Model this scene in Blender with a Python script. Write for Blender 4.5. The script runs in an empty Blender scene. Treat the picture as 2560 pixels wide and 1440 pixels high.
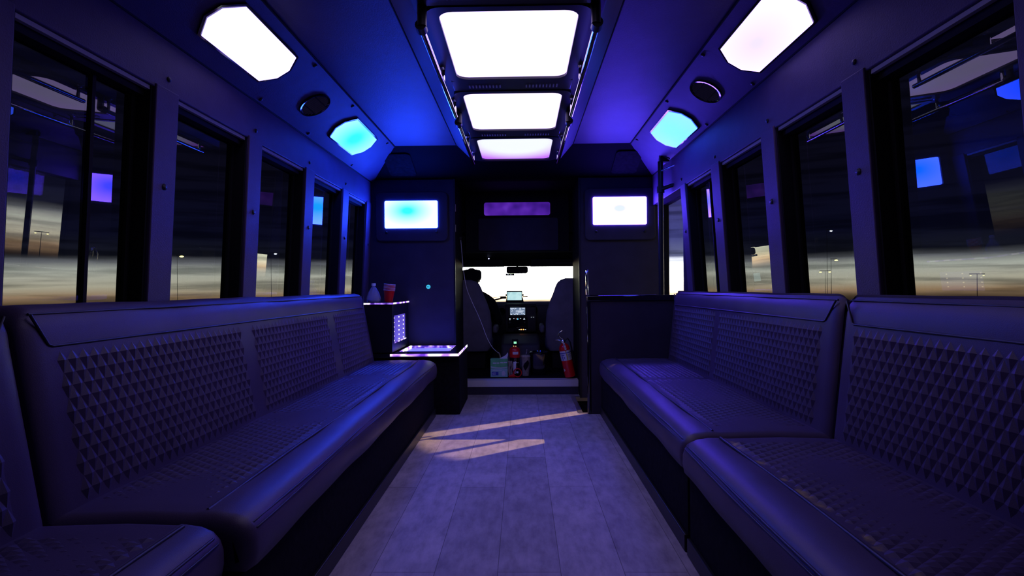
import bpy, bmesh, math, random
from mathutils import Vector, Matrix
random.seed(7)
S = bpy.context.scene
C = S.collection
PI = math.pi
R = math.radians
EYE = 0.90

# ------------------------------------------------------------------ camera
cam_d = bpy.data.cameras.new('camera')
cam_d.sensor_fit = 'HORIZONTAL'
cam_d.sensor_width = 36.0
cam_d.lens = 36.0 * 1422 / 2560
cam_d.clip_start = 0.02
cam_d.clip_end = 2000
cam = bpy.data.objects.new('camera', cam_d)
C.objects.link(cam)
cam.matrix_world = (Matrix.Translation((0, 0, EYE)) @ Matrix.Rotation(R(1.007), 4, 'Z')
                    @ Matrix.Rotation(PI / 2, 4, 'X') @ Matrix.Rotation(R(-0.5), 4, 'Z'))
S.camera = cam

# ------------------------------------------------------------------ colour management
S.view_settings.view_transform = 'Standard'
S.view_settings.look = 'None'
S.view_settings.gamma = 1.0
S.view_settings.exposure = 0.0
S.view_settings.use_curve_mapping = False
S.cycles.use_denoising = True
S.cycles.max_bounces = 8
S.cycles.transparent_max_bounces = 24
S.cycles.caustics_reflective = False
S.cycles.caustics_refractive = False

# ------------------------------------------------------------------ world: dusk sky
W = bpy.data.worlds.new('dusk_sky')
S.world = W
W.use_nodes = True
nt = W.node_tree
nt.nodes.clear()


def N(t, typ, **kw):
    n = t.nodes.new(typ)
    for k, v in kw.items():
        setattr(n, k, v)
    return n


def ramp(t, stops, interp='LINEAR'):
    n = t.nodes.new('ShaderNodeValToRGB')
    n.color_ramp.interpolation = interp
    e = n.color_ramp.elements
    while len(e) > 1:
        e.remove(e[-1])
    e[0].position = stops[0][0]
    e[0].color = (*stops[0][1], 1)
    for p, c in stops[1:]:
        q = e.new(p)
        q.color = (*c, 1)
    return n


def math_n(t, op, a, b=None, clamp=False):
    n = t.nodes.new('ShaderNodeMath')
    n.operation = op
    n.use_clamp = clamp
    for i, v in enumerate((a, b)):
        if v is None:
            continue
        if isinstance(v, (int, float)):
            n.inputs[i].default_value = v
        else:
            t.links.new(v, n.inputs[i])
    return n.outputs[0]


tc = N(nt, 'ShaderNodeTexCoord')
sep = N(nt, 'ShaderNodeSeparateXYZ')
nt.links.new(tc.outputs['Generated'], sep.inputs[0])
mp = N(nt, 'ShaderNodeMapping')
mp.inputs['Scale'].default_value = (2.4, 2.4, 16)
nt.links.new(tc.outputs['Generated'], mp.inputs['Vector'])
nz = N(nt, 'ShaderNodeTexNoise')
nz.inputs['Scale'].default_value = 1.6
nz.inputs['Detail'].default_value = 5
nz.inputs['Roughness'].default_value = 0.55
nt.links.new(mp.outputs[0], nz.inputs['Vector'])
wob = math_n(nt, 'MULTIPLY', math_n(nt, 'SUBTRACT', nz.outputs['Fac'], 0.5), 0.013)
elev = math_n(nt, 'ADD', sep.outputs['Z'], wob)
fac = math_n(nt, 'MULTIPLY', math_n(nt, 'ADD', elev, 0.05), 4.0, True)    # z -0.05 .. 0.20 -> 0 .. 1


def zf(z):
    return (z + 0.05) * 4.0


rp = ramp(nt, [(0.0, (0.004, 0.005, 0.006)), (zf(-0.026), (0.010, 0.011, 0.010)), (zf(-0.018), (0.12, 0.075, 0.045)),
               (zf(-0.008), (0.70, 0.45, 0.24)), (zf(0.006), (1.0, 0.92, 0.66)), (zf(0.030), (0.95, 0.98, 0.82)),
               (zf(0.042), (0.30, 0.31, 0.33)), (zf(0.052), (0.018, 0.020, 0.036)), (zf(0.085), (0.0075, 0.0082, 0.031)),
               (zf(0.13), (0.0078, 0.0078, 0.029)), (zf(0.19), (0.0075, 0.007, 0.021))])
nt.links.new(fac, rp.inputs[0])
# dark cloud bars lying in the bright band
nz2 = N(nt, 'ShaderNodeTexNoise')
nz2.inputs['Scale'].default_value = 2.3
nz2.inputs['Detail'].default_value = 6
mp2 = N(nt, 'ShaderNodeMapping')
mp2.inputs['Scale'].default_value = (2.0, 2.0, 34)
mp2.inputs['Location'].default_value = (3.1, 0.4, 1.7)
nt.links.new(tc.outputs['Generated'], mp2.inputs['Vector'])
nt.links.new(mp2.outputs[0], nz2.inputs['Vector'])
cr = ramp(nt, [(0.40, (0.12, 0.13, 0.14)), (0.56, (1, 1, 1))])
nt.links.new(nz2.outputs['Fac'], cr.inputs[0])
mulc = N(nt, 'ShaderNodeMix', data_type='RGBA', blend_type='MULTIPLY')
mulc.inputs['Factor'].default_value = 0.6
nt.links.new(rp.outputs[0], mulc.inputs['A'])
nt.links.new(cr.outputs[0], mulc.inputs['B'])
# the sun has set straight ahead of the coach: the afterglow is strongest there
glow = math_n(nt, 'POWER', math_n(nt, 'MAXIMUM', sep.outputs['Y'], 0.0), 40.0)
st = math_n(nt, 'ADD', 8.0, math_n(nt, 'MULTIPLY', glow, 26.0))
bg = N(nt, 'ShaderNodeBackground')
nt.links.new(mulc.outputs['Result'], bg.inputs['Color'])
nt.links.new(st, bg.inputs['Strength'])
wo = N(nt, 'ShaderNodeOutputWorld')
nt.links.new(bg.outputs[0], wo.inputs['Surface'])


# ------------------------------------------------------------------ materials
def mat(name, col, rough=0.5, metal=0.0, spec=0.5, bump=None, var=None, coat=0.0):
    m = bpy.data.materials.new(name)
    m.use_nodes = True
    t = m.node_tree
    b = t.nodes['Principled BSDF']
    b.inputs['Base Color'].default_value = (*col, 1)
    b.inputs['Roughness'].default_value = rough
    b.inputs['Metallic'].default_value = metal
    b.inputs['Specular IOR Level'].default_value = spec
    b.inputs['Coat Weight'].default_value = coat
    co = N(t, 'ShaderNodeTexCoord')
    if var:
        sc, amt = var
        n = N(t, 'ShaderNodeTexNoise')
        n.inputs['Scale'].default_value = sc
        n.inputs['Detail'].default_value = 4
        t.links.new(co.outputs['Object'], n.inputs['Vector'])
        r = ramp(t, [(0.3, tuple(c * (1 - amt) for c in col)), (0.7, tuple(min(1, c * (1 + amt)) for c in col))])
        t.links.new(n.outputs['Fac'], r.inputs[0])
        t.links.new(r.outputs[0], b.inputs['Base Color'])
    if bump:
        sc, stg = bump
        n = N(t, 'ShaderNodeTexNoise')
        n.inputs['Scale'].default_value = sc
        n.inputs['Detail'].default_value = 3
        t.links.new(co.outputs['Object'], n.inputs['Vector'])
        bp = N(t, 'ShaderNodeBump')
        bp.inputs['Strength'].default_value = stg
        bp.inputs['Distance'].default_value = 0.004
        t.links.new(n.outputs['Fac'], bp.inputs['Height'])
        t.links.new(bp.outputs[0], b.inputs['Normal'])
    return m


def emit(name, col, strength=1.0):
    m = bpy.data.materials.new(name)
    m.use_nodes = True
    t = m.node_tree
    b = t.nodes['Principled BSDF']
    b.inputs['Base Color'].default_value = (0.02, 0.02, 0.02, 1)
    b.inputs['Emission Color'].default_value = (*col, 1)
    b.inputs['Emission Strength'].default_value = strength
    return m


def glow_panel(name, edge, mid, strength, centre=(0, 0, 0), scale=(4, 4, 4), r0=0.1, r1=0.95):
    """A diffuser lit by strips round its rim: brighter at the edge than in the middle (object coordinates)."""
    m = bpy.data.materials.new(name)
    m.use_nodes = True
    t = m.node_tree
    b = t.nodes['Principled BSDF']
    b.inputs['Base Color'].default_value = (0.3, 0.3, 0.3, 1)
    b.inputs['Roughness'].default_value = 0.5
    co = N(t, 'ShaderNodeTexCoord')
    mpn = N(t, 'ShaderNodeMapping', vector_type='POINT')
    mpn.inputs['Location'].default_value = tuple(-c * s for c, s in zip(centre, scale))
    mpn.inputs['Scale'].default_value = scale
    t.links.new(co.outputs['Object'], mpn.inputs['Vector'])
    ln = N(t, 'ShaderNodeVectorMath', operation='LENGTH')
    t.links.new(mpn.outputs[0], ln.inputs[0])
    r = ramp(t, [(r0, mid), (r1, edge)])
    t.links.new(ln.outputs['Value'], r.inputs[0])
    t.links.new(r.outputs[0], b.inputs['Emission Color'])
    b.inputs['Emission Strength'].default_value = strength
    return m


def glass_mat(name, tint, f0=0.045, gain=1.0):
    m = bpy.data.materials.new(name)
    m.use_nodes = True
    t = m.node_tree
    t.nodes.clear()
    tr = N(t, 'ShaderNodeBsdfTransparent')
    tr.inputs['Color'].default_value = (*tint, 1)
    gl = N(t, 'ShaderNodeBsdfGlossy')
    gl.inputs['Roughness'].default_value = 0.0
    gl.inputs['Color'].default_value = (1, 1, 1, 1)
    ge = N(t, 'ShaderNodeNewGeometry')
    dt = N(t, 'ShaderNodeVectorMath', operation='DOT_PRODUCT')
    t.links.new(ge.outputs['Incoming'], dt.inputs[0])
    t.links.new(ge.outputs['Normal'], dt.inputs[1])
    c = math_n(t, 'ABSOLUTE', dt.outputs['Value'])
    p = math_n(t, 'POWER', math_n(t, 'SUBTRACT', 1.0, c, True), 5.0)
    f = math_n(t, 'MULTIPLY', math_n(t, 'ADD', f0, math_n(t, 'MULTIPLY', p, 1 - f0)), gain, True)
    mx = N(t, 'ShaderNodeMixShader')
    t.links.new(f, mx.inputs[0])
    t.links.new(tr.outputs[0], mx.inputs[1])
    t.links.new(gl.outputs[0], mx.inputs[2])
    o = N(t, 'ShaderNodeOutputMaterial')
    t.links.new(mx.outputs[0], o.inputs['Surface'])
    return m


M = {}
M['vinyl'] = mat('charcoal_leather', (0.074, 0.054, 0.108), 0.44, spec=0.40, bump=(420, 0.12), var=(6, 0.12))
M['vinyl_b'] = mat('charcoal_leather_stained', (0.074, 0.054, 0.108), 0.44, spec=0.40, bump=(420, 0.12), var=(6, 0.12))
M['piping'] = mat('dark_piping', (0.03, 0.026, 0.05), 0.45)
M['trimvinyl'] = mat('wall_vinyl', (0.080, 0.055, 0.125), 0.55, spec=0.35, bump=(240, 0.25), var=(9, 0.1))
M['ceilvinyl'] = mat('ceiling_vinyl', (0.10, 0.080, 0.16), 0.5, spec=0.4, bump=(180, 0.3), var=(5, 0.08))
M['carpet'] = mat('black_carpet', (0.011, 0.0105, 0.013), 0.95, spec=0.1, bump=(600, 0.6), var=(40, 0.4))
M['bulkhead'] = mat('bulkhead_vinyl', (0.036, 0.030, 0.052), 0.6, spec=0.3, bump=(240, 0.2), var=(8, 0.15))
M['header'] = mat('header_vinyl', (0.0045, 0.004, 0.006), 0.8, spec=0.05, bump=(240, 0.2))
M['black'] = mat('black_plastic', (0.012, 0.012, 0.014), 0.4, spec=0.4)
M['rubber'] = mat('black_rubber', (0.010, 0.010, 0.012), 0.7, spec=0.15)
M['gloss'] = mat('black_gloss', (0.006, 0.006, 0.008), 0.08, spec=0.6, coat=0.6)
M['alu'] = mat('brushed_aluminium', (0.62, 0.62, 0.66), 0.35, metal=1.0)
M['track'] = mat('grey_track', (0.40, 0.39, 0.42), 0.5, spec=0.4)
M['chrome'] = mat('chrome', (0.85, 0.85, 0.88), 0.06, metal=1.0)
M['seatcloth'] = mat('grey_seat_cloth', (0.21, 0.20, 0.23), 0.9, spec=0.2, bump=(300, 0.3), var=(10, 0.15))
M['greyplastic'] = mat('grey_plastic', (0.16, 0.16, 0.17), 0.6)
M['dash'] = mat('dash_plastic', (0.055, 0.054, 0.06), 0.6, bump=(400, 0.2))
M['red'] = mat('red_plastic', (0.80, 0.010, 0.015), 0.3)
M['redpaint'] = mat('red_paint', (0.80, 0.010, 0.015), 0.28, coat=0.4)
M['white'] = mat('white_paper', (0.75, 0.75, 0.75), 0.6)
M['whiteplastic'] = mat('white_plastic', (0.8, 0.8, 0.8), 0.35)
M['yellow'] = mat('yellow_ink', (0.6, 0.5, 0.05), 0.5)
M['blueink'] = mat('blue_ink', (0.05, 0.08, 0.45), 0.5)
M['green'] = mat('green_card', (0.16, 0.60, 0.22), 0.5, var=(20, 0.2))
M['palegreen'] = mat('pale_green_card', (0.38, 0.66, 0.60), 0.5)
M['beige'] = mat('beige_paper', (0.45, 0.38, 0.30), 0.6, var=(60, 0.25))
M['darkcloth'] = mat('dark_cloth', (0.012, 0.012, 0.016), 0.9, spec=0.1, bump=(300, 0.3))
M['skin'] = mat('skin', (0.32, 0.17, 0.11), 0.5)
M['hair'] = mat('dark_hair', (0.015, 0.011, 0.009), 0.6)
M['asphalt'] = mat('asphalt', (0.035, 0.035, 0.036), 0.9, var=(3, 0.3), bump=(60, 0.4))
M['polemetal'] = mat('dark_lamp_metal', (0.05, 0.05, 0.05), 0.5, metal=0.6)
M['clear'] = mat('clear_plastic', (0.75, 0.72, 0.85), 0.12, spec=0.8)
M['clear'].node_tree.nodes['Principled BSDF'].inputs['Alpha'].default_value = 0.33
M['tint'] = glass_mat('tinted_glass', (0.225, 0.23, 0.235), 0.045, 1.0)
M['doorglass'] = glass_mat('door_glass', (0.95, 0.95, 0.96), 0.05)
M['windglass'] = glass_mat('windscreen_glass', (0.93, 0.96, 0.95), 0.04)

# yellow foam showing through worn stitches on the near right-hand bench
t = M['vinyl_b'].node_tree
b = t.nodes['Principled BSDF']
src = b.inputs['Base Color'].links[0].from_socket
co = N(t, 'ShaderNodeNewGeometry')
sp = N(t, 'ShaderNodeSeparateXYZ')
t.links.new(co.outputs['Position'], sp.inputs[0])
dx = math_n(t, 'ABSOLUTE', math_n(t, 'SUBTRACT', sp.outputs['X'], 0.668))
near = math_n(t, 'SUBTRACT', 1.0, math_n(t, 'MULTIPLY', dx, 55.0), True)
nn = N(t, 'ShaderNodeTexNoise')
nn.inputs['Scale'].default_value = 19
nn.inputs['Detail'].default_value = 4
t.links.new(co.outputs['Position'], nn.inputs['Vector'])
th = math_n(t, 'MULTIPLY', math_n(t, 'SUBTRACT', nn.outputs['Fac'], 0.50), 9.0, True)
mk = math_n(t, 'MULTIPLY', math_n(t, 'MULTIPLY', near, th), 0.7)
mx = N(t, 'ShaderNodeMix', data_type='RGBA')
t.links.new(mk, mx.inputs['Factor'])
t.links.new(src, mx.inputs['A'])
mx.inputs['B'].default_value = (0.55, 0.42, 0.10, 1)
t.links.new(mx.outputs['Result'], b.inputs['Base Color'])


def floor_mat():
    m = bpy.data.materials.new('grey_vinyl_planks')
    m.use_nodes = True
    t = m.node_tree
    b = t.nodes['Principled BSDF']
    co = N(t, 'ShaderNodeTexCoord')
    mpp = N(t, 'ShaderNodeMapping')
    mpp.inputs['Rotation'].default_value = (0, 0, PI / 2)
    mpp.inputs['Location'].default_value = (0.13, 0.085, 0)
    t.links.new(co.outputs['Object'], mpp.inputs['Vector'])
    br = N(t, 'ShaderNodeTexBrick')
    br.offset = 0.37
    br.inputs['Scale'].default_value = 1.0
    br.inputs['Brick Width'].default_value = 1.22
    br.inputs['Row Height'].default_value = 0.20
    br.inputs['Mortar Size'].default_value = 0.0013
    br.inputs['Mortar Smooth'].default_value = 0.3
    br.inputs['Color1'].default_value = (0.80, 0.80, 0.80, 1)
    br.inputs['Color2'].default_value = (1.0, 1.0, 1.0, 1)
    br.inputs['Mortar'].default_value = (0.35, 0.35, 0.35, 1)
    t.links.new(mpp.outputs[0], br.inputs['Vector'])
    mg = N(t, 'ShaderNodeMapping')
    mg.inputs['Scale'].default_value = (1.0, 0.32, 1)
    t.links.new(co.outputs['Object'], mg.inputs['Vector'])
    n1 = N(t, 'ShaderNodeTexNoise')
    n1.inputs['Scale'].default_value = 26
    n1.inputs['Detail'].default_value = 7
    n1.inputs['Roughness'].default_value = 0.65
    t.links.new(mg.outputs[0], n1.inputs['Vector'])
    r1 = ramp(t, [(0.30, (0.35, 0.31, 0.32)), (0.50, (0.49, 0.44, 0.45)), (0.72, (0.61, 0.55, 0.56))])
    t.links.new(n1.outputs['Fac'], r1.inputs[0])
    n2 = N(t, 'ShaderNodeTexNoise')
    n2.inputs['Scale'].default_value = 5
    n2.inputs['Detail'].default_value = 3
    t.links.new(co.outputs['Object'], n2.inputs['Vector'])
    r2 = ramp(t, [(0.3, (0.74, 0.74, 0.74)), (0.65, (1, 1, 1))])
    t.links.new(n2.outputs['Fac'], r2.inputs[0])
    a = N(t, 'ShaderNodeMix', data_type='RGBA', blend_type='MULTIPLY')
    a.inputs['Factor'].default_value = 1
    t.links.new(r1.outputs[0], a.inputs['A'])
    t.links.new(r2.outputs[0], a.inputs['B'])
    c = N(t, 'ShaderNodeMix', data_type='RGBA', blend_type='MULTIPLY')
    c.inputs['Factor'].default_value = 1
    t.links.new(a.outputs['Result'], c.inputs['A'])
    t.links.new(br.outputs['Color'], c.inputs['B'])
    t.links.new(c.outputs['Result'], b.inputs['Base Color'])
    b.inputs['Roughness'].default_value = 0.62
    b.inputs['Specular IOR Level'].default_value = 0.3
    return m


M['floor'] = floor_mat()


def tread_mat():
    """aluminium tread plate: crossed raised bars"""
    m = mat('tread_plate', (0.72, 0.70, 0.74), 0.40, metal=0.15)
    t = m.node_tree
    b = t.nodes['Principled BSDF']
    co = N(t, 'ShaderNodeTexCoord')
    mpp = N(t, 'ShaderNodeMapping')
    mpp.inputs['Rotation'].default_value = (0, R(45), 0)
    t.links.new(co.outputs['Object'], mpp.inputs['Vector'])
    w1 = N(t, 'ShaderNodeTexChecker')
    w1.inputs['Scale'].default_value = 70
    t.links.new(mpp.outputs[0], w1.inputs['Vector'])
    bp = N(t, 'ShaderNodeBump')
    bp.inputs['Strength'].default_value = 0.6
    bp.inputs['Distance'].default_value = 0.003
    t.links.new(w1.outputs['Fac'], bp.inputs['Height'])
    t.links.new(bp.outputs[0], b.inputs['Normal'])
    return m


M['tread'] = tread_mat()


# ------------------------------------------------------------------ mesh helpers
class MB:
    def __init__(s):
        s.v, s.f = [], []

    def add(s, verts, faces):
        o = len(s.v)
        s.v += [tuple(p) for p in verts]
        s.f += [tuple(i + o for i in f) for f in faces]
        return s

    def box(s, x0, x1, y0, y1, z0, z1):
        v = [(x, y, z) for z in (z0, z1) for y in (y0, y1) for x in (x0, x1)]
        return s.add(v, [(0, 2, 3, 1), (4, 5, 7, 6), (0, 1, 5, 4), (2, 6, 7, 3), (0, 4, 6, 2), (1, 3, 7, 5)])

    def prism(s, poly, a0, a1, axis='Y'):
        """poly: list of 2-D points; Y: (x,z) points, X: (y,z) points, Z: (x,y) points"""
        def p3(p, a):
            return (p[0], a, p[1]) if axis == 'Y' else ((a, p[0], p[1]) if axis == 'X' else (p[0], p[1], a))
        n = len(poly)
        v = [p3(p, a0) for p in poly] + [p3(p, a1) for p in poly]
        f = [tuple(range(n)), tuple(range(2 * n - 1, n - 1, -1))]
        f += [(i, n + i, n + (i + 1) % n, (i + 1) % n) for i in range(n)]
        return s.add(v, f)

    def tube(s, pts, r, n=10, cap=True, radii=None):
        pts = [Vector(p) for p in pts]
        rings, up = [], None
        for i, p in enumerate(pts):
            d = (pts[min(i + 1, len(pts) - 1)] - pts[max(i - 1, 0)]).normalized()
            if up is None:
                up = Vector((0, 0, 1)) if abs(d.z) < 0.9 else Vector((1, 0, 0))
            a = d.cross(up).normalized()
            up = a.cross(d).normalized()
            rr = radii[i] if radii else r
            rings.append([p + a * rr * math.cos(2 * PI * k / n) + up * rr * math.sin(2 * PI * k / n) for k in range(n)])
        v = [q for g in rings for q in g]
        f = [(i * n + k, i * n + (k + 1) % n, (i + 1) * n + (k + 1) % n, (i + 1) * n + k)
             for i in range(len(pts) - 1) for k in range(n)]
        if cap:
            f += [tuple(range(n - 1, -1, -1)), tuple((len(pts) - 1) * n + k for k in range(n))]
        return s.add(v, f)

    def lathe(s, prof, c=(0, 0, 0), n=24, axis=(0, 0, 1), cap=True):
        q = Vector((0, 0, 1)).rotation_difference(Vector(axis))
        c = Vector(c)
        v = []
        for r_, z_ in prof:
            for k in range(n):
                a = 2 * PI * k / n
                v.append(c + q @ Vector((r_ * math.cos(a), r_ * math.sin(a), z_)))
        m = len(prof)
        f = [(i * n + k, i * n + (k + 1) % n, (i + 1) * n + (k + 1) % n, (i + 1) * n + k)
             for i in range(m - 1) for k in range(n)]
        if cap:
            f += [tuple(range(n - 1, -1, -1)), tuple((m - 1) * n + k for k in range(n))]
        return s.add(v, f)

    def ball(s, c, rx, ry=None, rz=None, n=20, m=12):
        ry = rx if ry is None else ry
        rz = rx if rz is None else rz
        v = [(c[0], c[1], c[2] + rz)]
        for i in range(1, m):
            a = PI * i / m
            for k in range(n):
                b_ = 2 * PI * k / n
                v.append((c[0] + rx * math.sin(a) * math.cos(b_), c[1] + ry * math.sin(a) * math.sin(b_), c[2] + rz * math.cos(a)))
        v.append((c[0], c[1], c[2] - rz))
        f = [(0, 1 + k, 1 + (k + 1) % n) for k in range(n)]
        for i in range(m - 2):
            f += [(1 + i * n + k, 1 + (i + 1) * n + k, 1 + (i + 1) * n + (k + 1) % n, 1 + i * n + (k + 1) % n) for k in range(n)]
        L = len(v) - 1
        f += [(L, 1 + (m - 2) * n + (k + 1) % n, 1 + (m - 2) * n + k) for k in range(n)]
        return s.add(v, f)

    def build(s, name, m, parent=None, smooth=None, bevel=0, seg=2, loc=None):
        me = bpy.data.meshes.new(name)
        me.from_pydata(s.v, [], s.f)
        bm = bmesh.new()
        bm.from_mesh(me)
        bmesh.ops.recalc_face_normals(bm, faces=bm.faces)
        bm.to_mesh(me)
        bm.free()
        o = bpy.data.objects.new(name, me)
        C.objects.link(o)
        me.materials.append(M[m] if isinstance(m, str) else m)
        if smooth is not None:
            for p in me.polygons:
                p.use_smooth = True
            if smooth < 180:
                me.set_sharp_from_angle(angle=R(smooth))
        if bevel:
            bv = o.modifiers.new('bevel', 'BEVEL')
            bv.width = bevel
            bv.segments = seg
            bv.limit_method = 'ANGLE'
            bv.angle_limit = R(35)
            if smooth is None:
                for p in me.polygons:
                    p.use_smooth = True
                me.set_sharp_from_angle(angle=R(50))
        if loc is not None:      # move the origin, keep the geometry where it is
            me.transform(Matrix.Translation(-Vector(loc)))
            o.location = loc
        if parent is not None:
            o.parent = parent
            if loc is None:
                me.transform(Matrix.Translation(-parent.matrix_world_loc if hasattr(parent, 'matrix_world_loc') else -Vector(wloc(parent))))
            else:
                o.location = Vector(loc) - Vector(wloc(parent))
        return o


def wloc(o):
    """world location of an unrotated chain of parents"""
    v = Vector((0, 0, 0))
    while o is not None:
        v += Vector(o.location)
        o = o.parent
    return v


def tag(o, label, cat, group=None):
    o['label'] = label
    o['category'] = cat
    if group:
        o['group'] = group
    return o


def thing(name, loc, label, cat, group=None):
    o = bpy.data.objects.new(name, None)
    o.empty_display_size = 0.1
    C.objects.link(o)
    o.location = loc
    return tag(o, label, cat, group)


def struct(o):
    o['kind'] = 'structure'
    return o


def sroot(name, loc=(0, 0, 0)):
    o = bpy.data.objects.new(name, None)
    C.objects.link(o)
    o.location = loc
    o['kind'] = 'structure'
    return o


def oct_poly(hw, hl, bulge, n=6):
    """cut-cornered rectangle with bowed ends: across half-width hw, straight half-length hl, end bulge"""
    pts = []
    for k in range(n + 1):
        a = -hw + 2 * hw * k / n
        pts.append((a, hl + bulge * (1 - abs(a / hw) ** 1.7)))
    for k in range(n + 1):
        a = hw - 2 * hw * k / n
        pts.append((a, -hl - bulge * (1 - abs(a / hw) ** 1.7)))
    return pts


def round_rect(x0, x1, y0, y1, r, n=5):
    pts = []
    for cx, cy, a0 in ((x1 - r, y1 - r, 0), (x0 + r, y1 - r, 90), (x0 + r, y0 + r, 180), (x1 - r, y0 + r, 270)):
        for k in range(n + 1):
            a = R(a0 + 90 * k / n)
            pts.append((cx + r * math.cos(a), cy + r * math.sin(a)))
    return pts


# ------------------------------------------------------------------ coach dimensions
XL_TOP, XL_SILL = -1.23, -1.27
XR_TOP, XR_SILL = 1.065, 1.113
ZTOP_L, ZTOP_R, ZSILL = 1.59, 1.56, 0.80
BACK_Y, BULK_Y = -1.2, 4.65
CL = (-1.23, 1.778, -0.934, 1.955)     # cove left: lower x,z, upper x,z
CR = (1.065, 1.80, 0.807, 1.955)


def xl(z):
    return XL_TOP + (XL_SILL - XL_TOP) * (ZTOP_L - z) / (ZTOP_L - 0.85)


def xr(z):
    return XR_TOP + (XR_SILL - XR_TOP) * (ZTOP_R - z) / (ZTOP_R - 0.85)


# floor
fl = MB()
fl.box(-1.33, 0.42, BACK_Y, 4.82, -0.03, 0).box(0.42, 1.2, BACK_Y, 4.10, -0.03, 0).box(0.42, 1.2, 4.68, 4.82, -0.03, 0)
struct(fl.build('floor', 'floor'))
# entry stairwell beside the aisle
sw = MB()
sw.box(0.42, 1.2, 4.68, 4.71, -0.42, -0.031).box(0.42, 1.2, 4.07, 4.10, -0.42, -0.031).box(0.39, 0.419, 4.07, 4.71, -0.42, -0.031)
sw.box(0.42, 0.72, 4.10, 4.68, -0.21, -0.19).box(0.70, 0.72, 4.10, 4.68, -0.40, -0.21).box(0.42, 1.2, 4.10, 4.68, -0.44, -0.41)
struct(sw.build('floor_stairwell', 'carpet'))
# aluminium nosings round the stairwell
tr = sroot('trim_1', (0.42, 4.4, 0))
MB().box(0.395, 0.428, 4.09, 4.69, 0.0, 0.004).build('side_nosing', 'alu', tr)
MB().box(0.43, 0.60, 4.665, 4.70, 0.0, 0.004).box(0.43, 0.60, 4.664, 4.668, -0.03, 0.0).build('front_nosing', 'alu', tr)
MB().box(0.40, 0.62, 4.07, 4.086, 0.0, 0.004).build('rear_nosing', 'alu', tr)

# cab platform, one step up, with its tread-plate nosing
struct(MB().box(-0.95, 0.95, 4.83, 6.45, 0.02, 0.118).build('floor_cab', 'carpet'))
tr = sroot('trim_2', (0, 4.81, 0.0))
MB().box(-0.48, 0.468, 4.80, 4.90, 0.118, 0.122).box(-0.48, 0.468, 4.795, 4.80, 0.066, 0.122).build('tread_plate', 'tread', tr, bevel=0.0015)
MB().box(-0.48, 0.468, 4.80, 4.83, 0.0, 0.118).build('riser', 'bulkhead', tr)

# side walls: lower panels, valances
struct(MB().box(-1.36, -1.27, BACK_Y, 4.75, -0.03, ZSILL).build('wall_left', 'bulkhead'))
wr = MB().box(1.115, 1.2, BACK_Y, 3.80, -0.03, ZSILL)
struct(wr.build('wall_right', 'bulkhead'))


def valance(side):
    if side < 0:
        poly = [(XL_TOP, ZTOP_L), (CL[0], CL[1]), (CL[0] - 0.09, CL[1]), (CL[0] - 0.09, ZTOP_L)]
        y1 = 4.70
    else:
        poly = [(XR_TOP, ZTOP_R), (CR[0], CR[1]), (CR[0] + 0.09, CR[1]), (CR[0] + 0.09, ZTOP_R)]
        y1 = 4.70
    o = MB().prism(poly, BACK_Y, y1).build('trim_%d' % (3 if side < 0 else 4), 'trimvinyl', bevel=0.004)
    struct(o)
    z = poly[0][1] + 0.05
    for y in (1.30, 1.97, 2.62, 3.29, 3.97) if side < 0 else (1.2, 1.83, 2.47, 3.14, 3.79):
        x = poly[0][0]
        MB().lathe([(0.009, 0), (0.010, 0.002), (0.007, 0.006)], (x, y, z), 12, (-side, 0, 0)).build('bolt', 'black', o, smooth=60)


valance(-1)
valance(1)

# coves: two panels each, meeting at a seam
for side, (xa, za, xb, zb), ys, num in ((-1, CL, 2.57, 5), (1, CR, 2.52, 6)):
    tr = sroot('trim_%d' % num, (0, 0, 0))
    d = Vector((xb - xa, 0, zb - za)).normalized()
    nrm = Vector((-d.z, 0, d.x)) if side < 0 else Vector((d.z, 0, -d.x))
    if nrm.z < 0:
        nrm = -nrm
    a, b_ = Vector((xa, 0, za)), Vector((xb, 0, zb))
    for y0, y1, off in ((BACK_Y, ys - 0.002, -0.003), (ys + 0.002, 4.70, 0.0)):
        q = [(p.x + nrm.x * o_, p.z + nrm.z * o_) for p, o_ in ((a, off), (b_, off), (b_, 0.02), (a, 0.02))]
        MB().prism(q, y0, y1).build('cove_panel', 'trimvinyl', tr, bevel=0.0015)
    # dark seams along the edges and fixing bolts
    MB().tube([(xa, BACK_Y, za), (xa, 4.68, za)], 0.006, 6).build('edge_trim', 'rubber', tr)
    MB().tube([(xb, BACK_Y, zb), (xb, 4.68, zb)], 0.006, 6).build('edge_trim', 'rubber', tr)
    for fy in (ys + 0.06, 3.22, 4.05):
        for f_ in (0.07, 0.93):
            p = a.lerp(b_, f_)
            MB().lathe([(0.010, 0), (0.011, 0.002), (0.007, 0.006)], (p.x, fy, p.z), 12, tuple(-nrm)).build('bolt', 'black', tr, smooth=60)

# main ceiling, with its two slack seams
struct(MB().box(-0.94, 0.812, BACK_Y, 4.70, 1.957, 1.99).build('ceiling', 'ceilvinyl'))
# dropped centre soffit carrying the light panels
SX0, SX1, SZ = -0.355, 0.285, 1.84
sof = MB().prism([(-0.475, 1.957), (SX0, SZ), (SX1, SZ), (0.385, 1.957)], BACK_Y, 4.18)
struct(sof.build('trim_7', 'ceilvinyl', bevel=0.006))
tr = sroot('trim_8')
MB().box(-0.352, 0.282, BACK_Y, 4.16, SZ - 0.001, SZ + 0.004).build('centre_board', 'black', tr)
MB().tube([(-0.475, BACK_Y, 1.955), (-0.475, 4.3, 1.955)], 0.004, 6).build('edge_trim', 'rubber', tr)
MB().tube([(0.385, BACK_Y, 1.955), (0.385, 4.3, 1.955)], 0.004, 6).build('edge_trim', 'rubber', tr)
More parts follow.
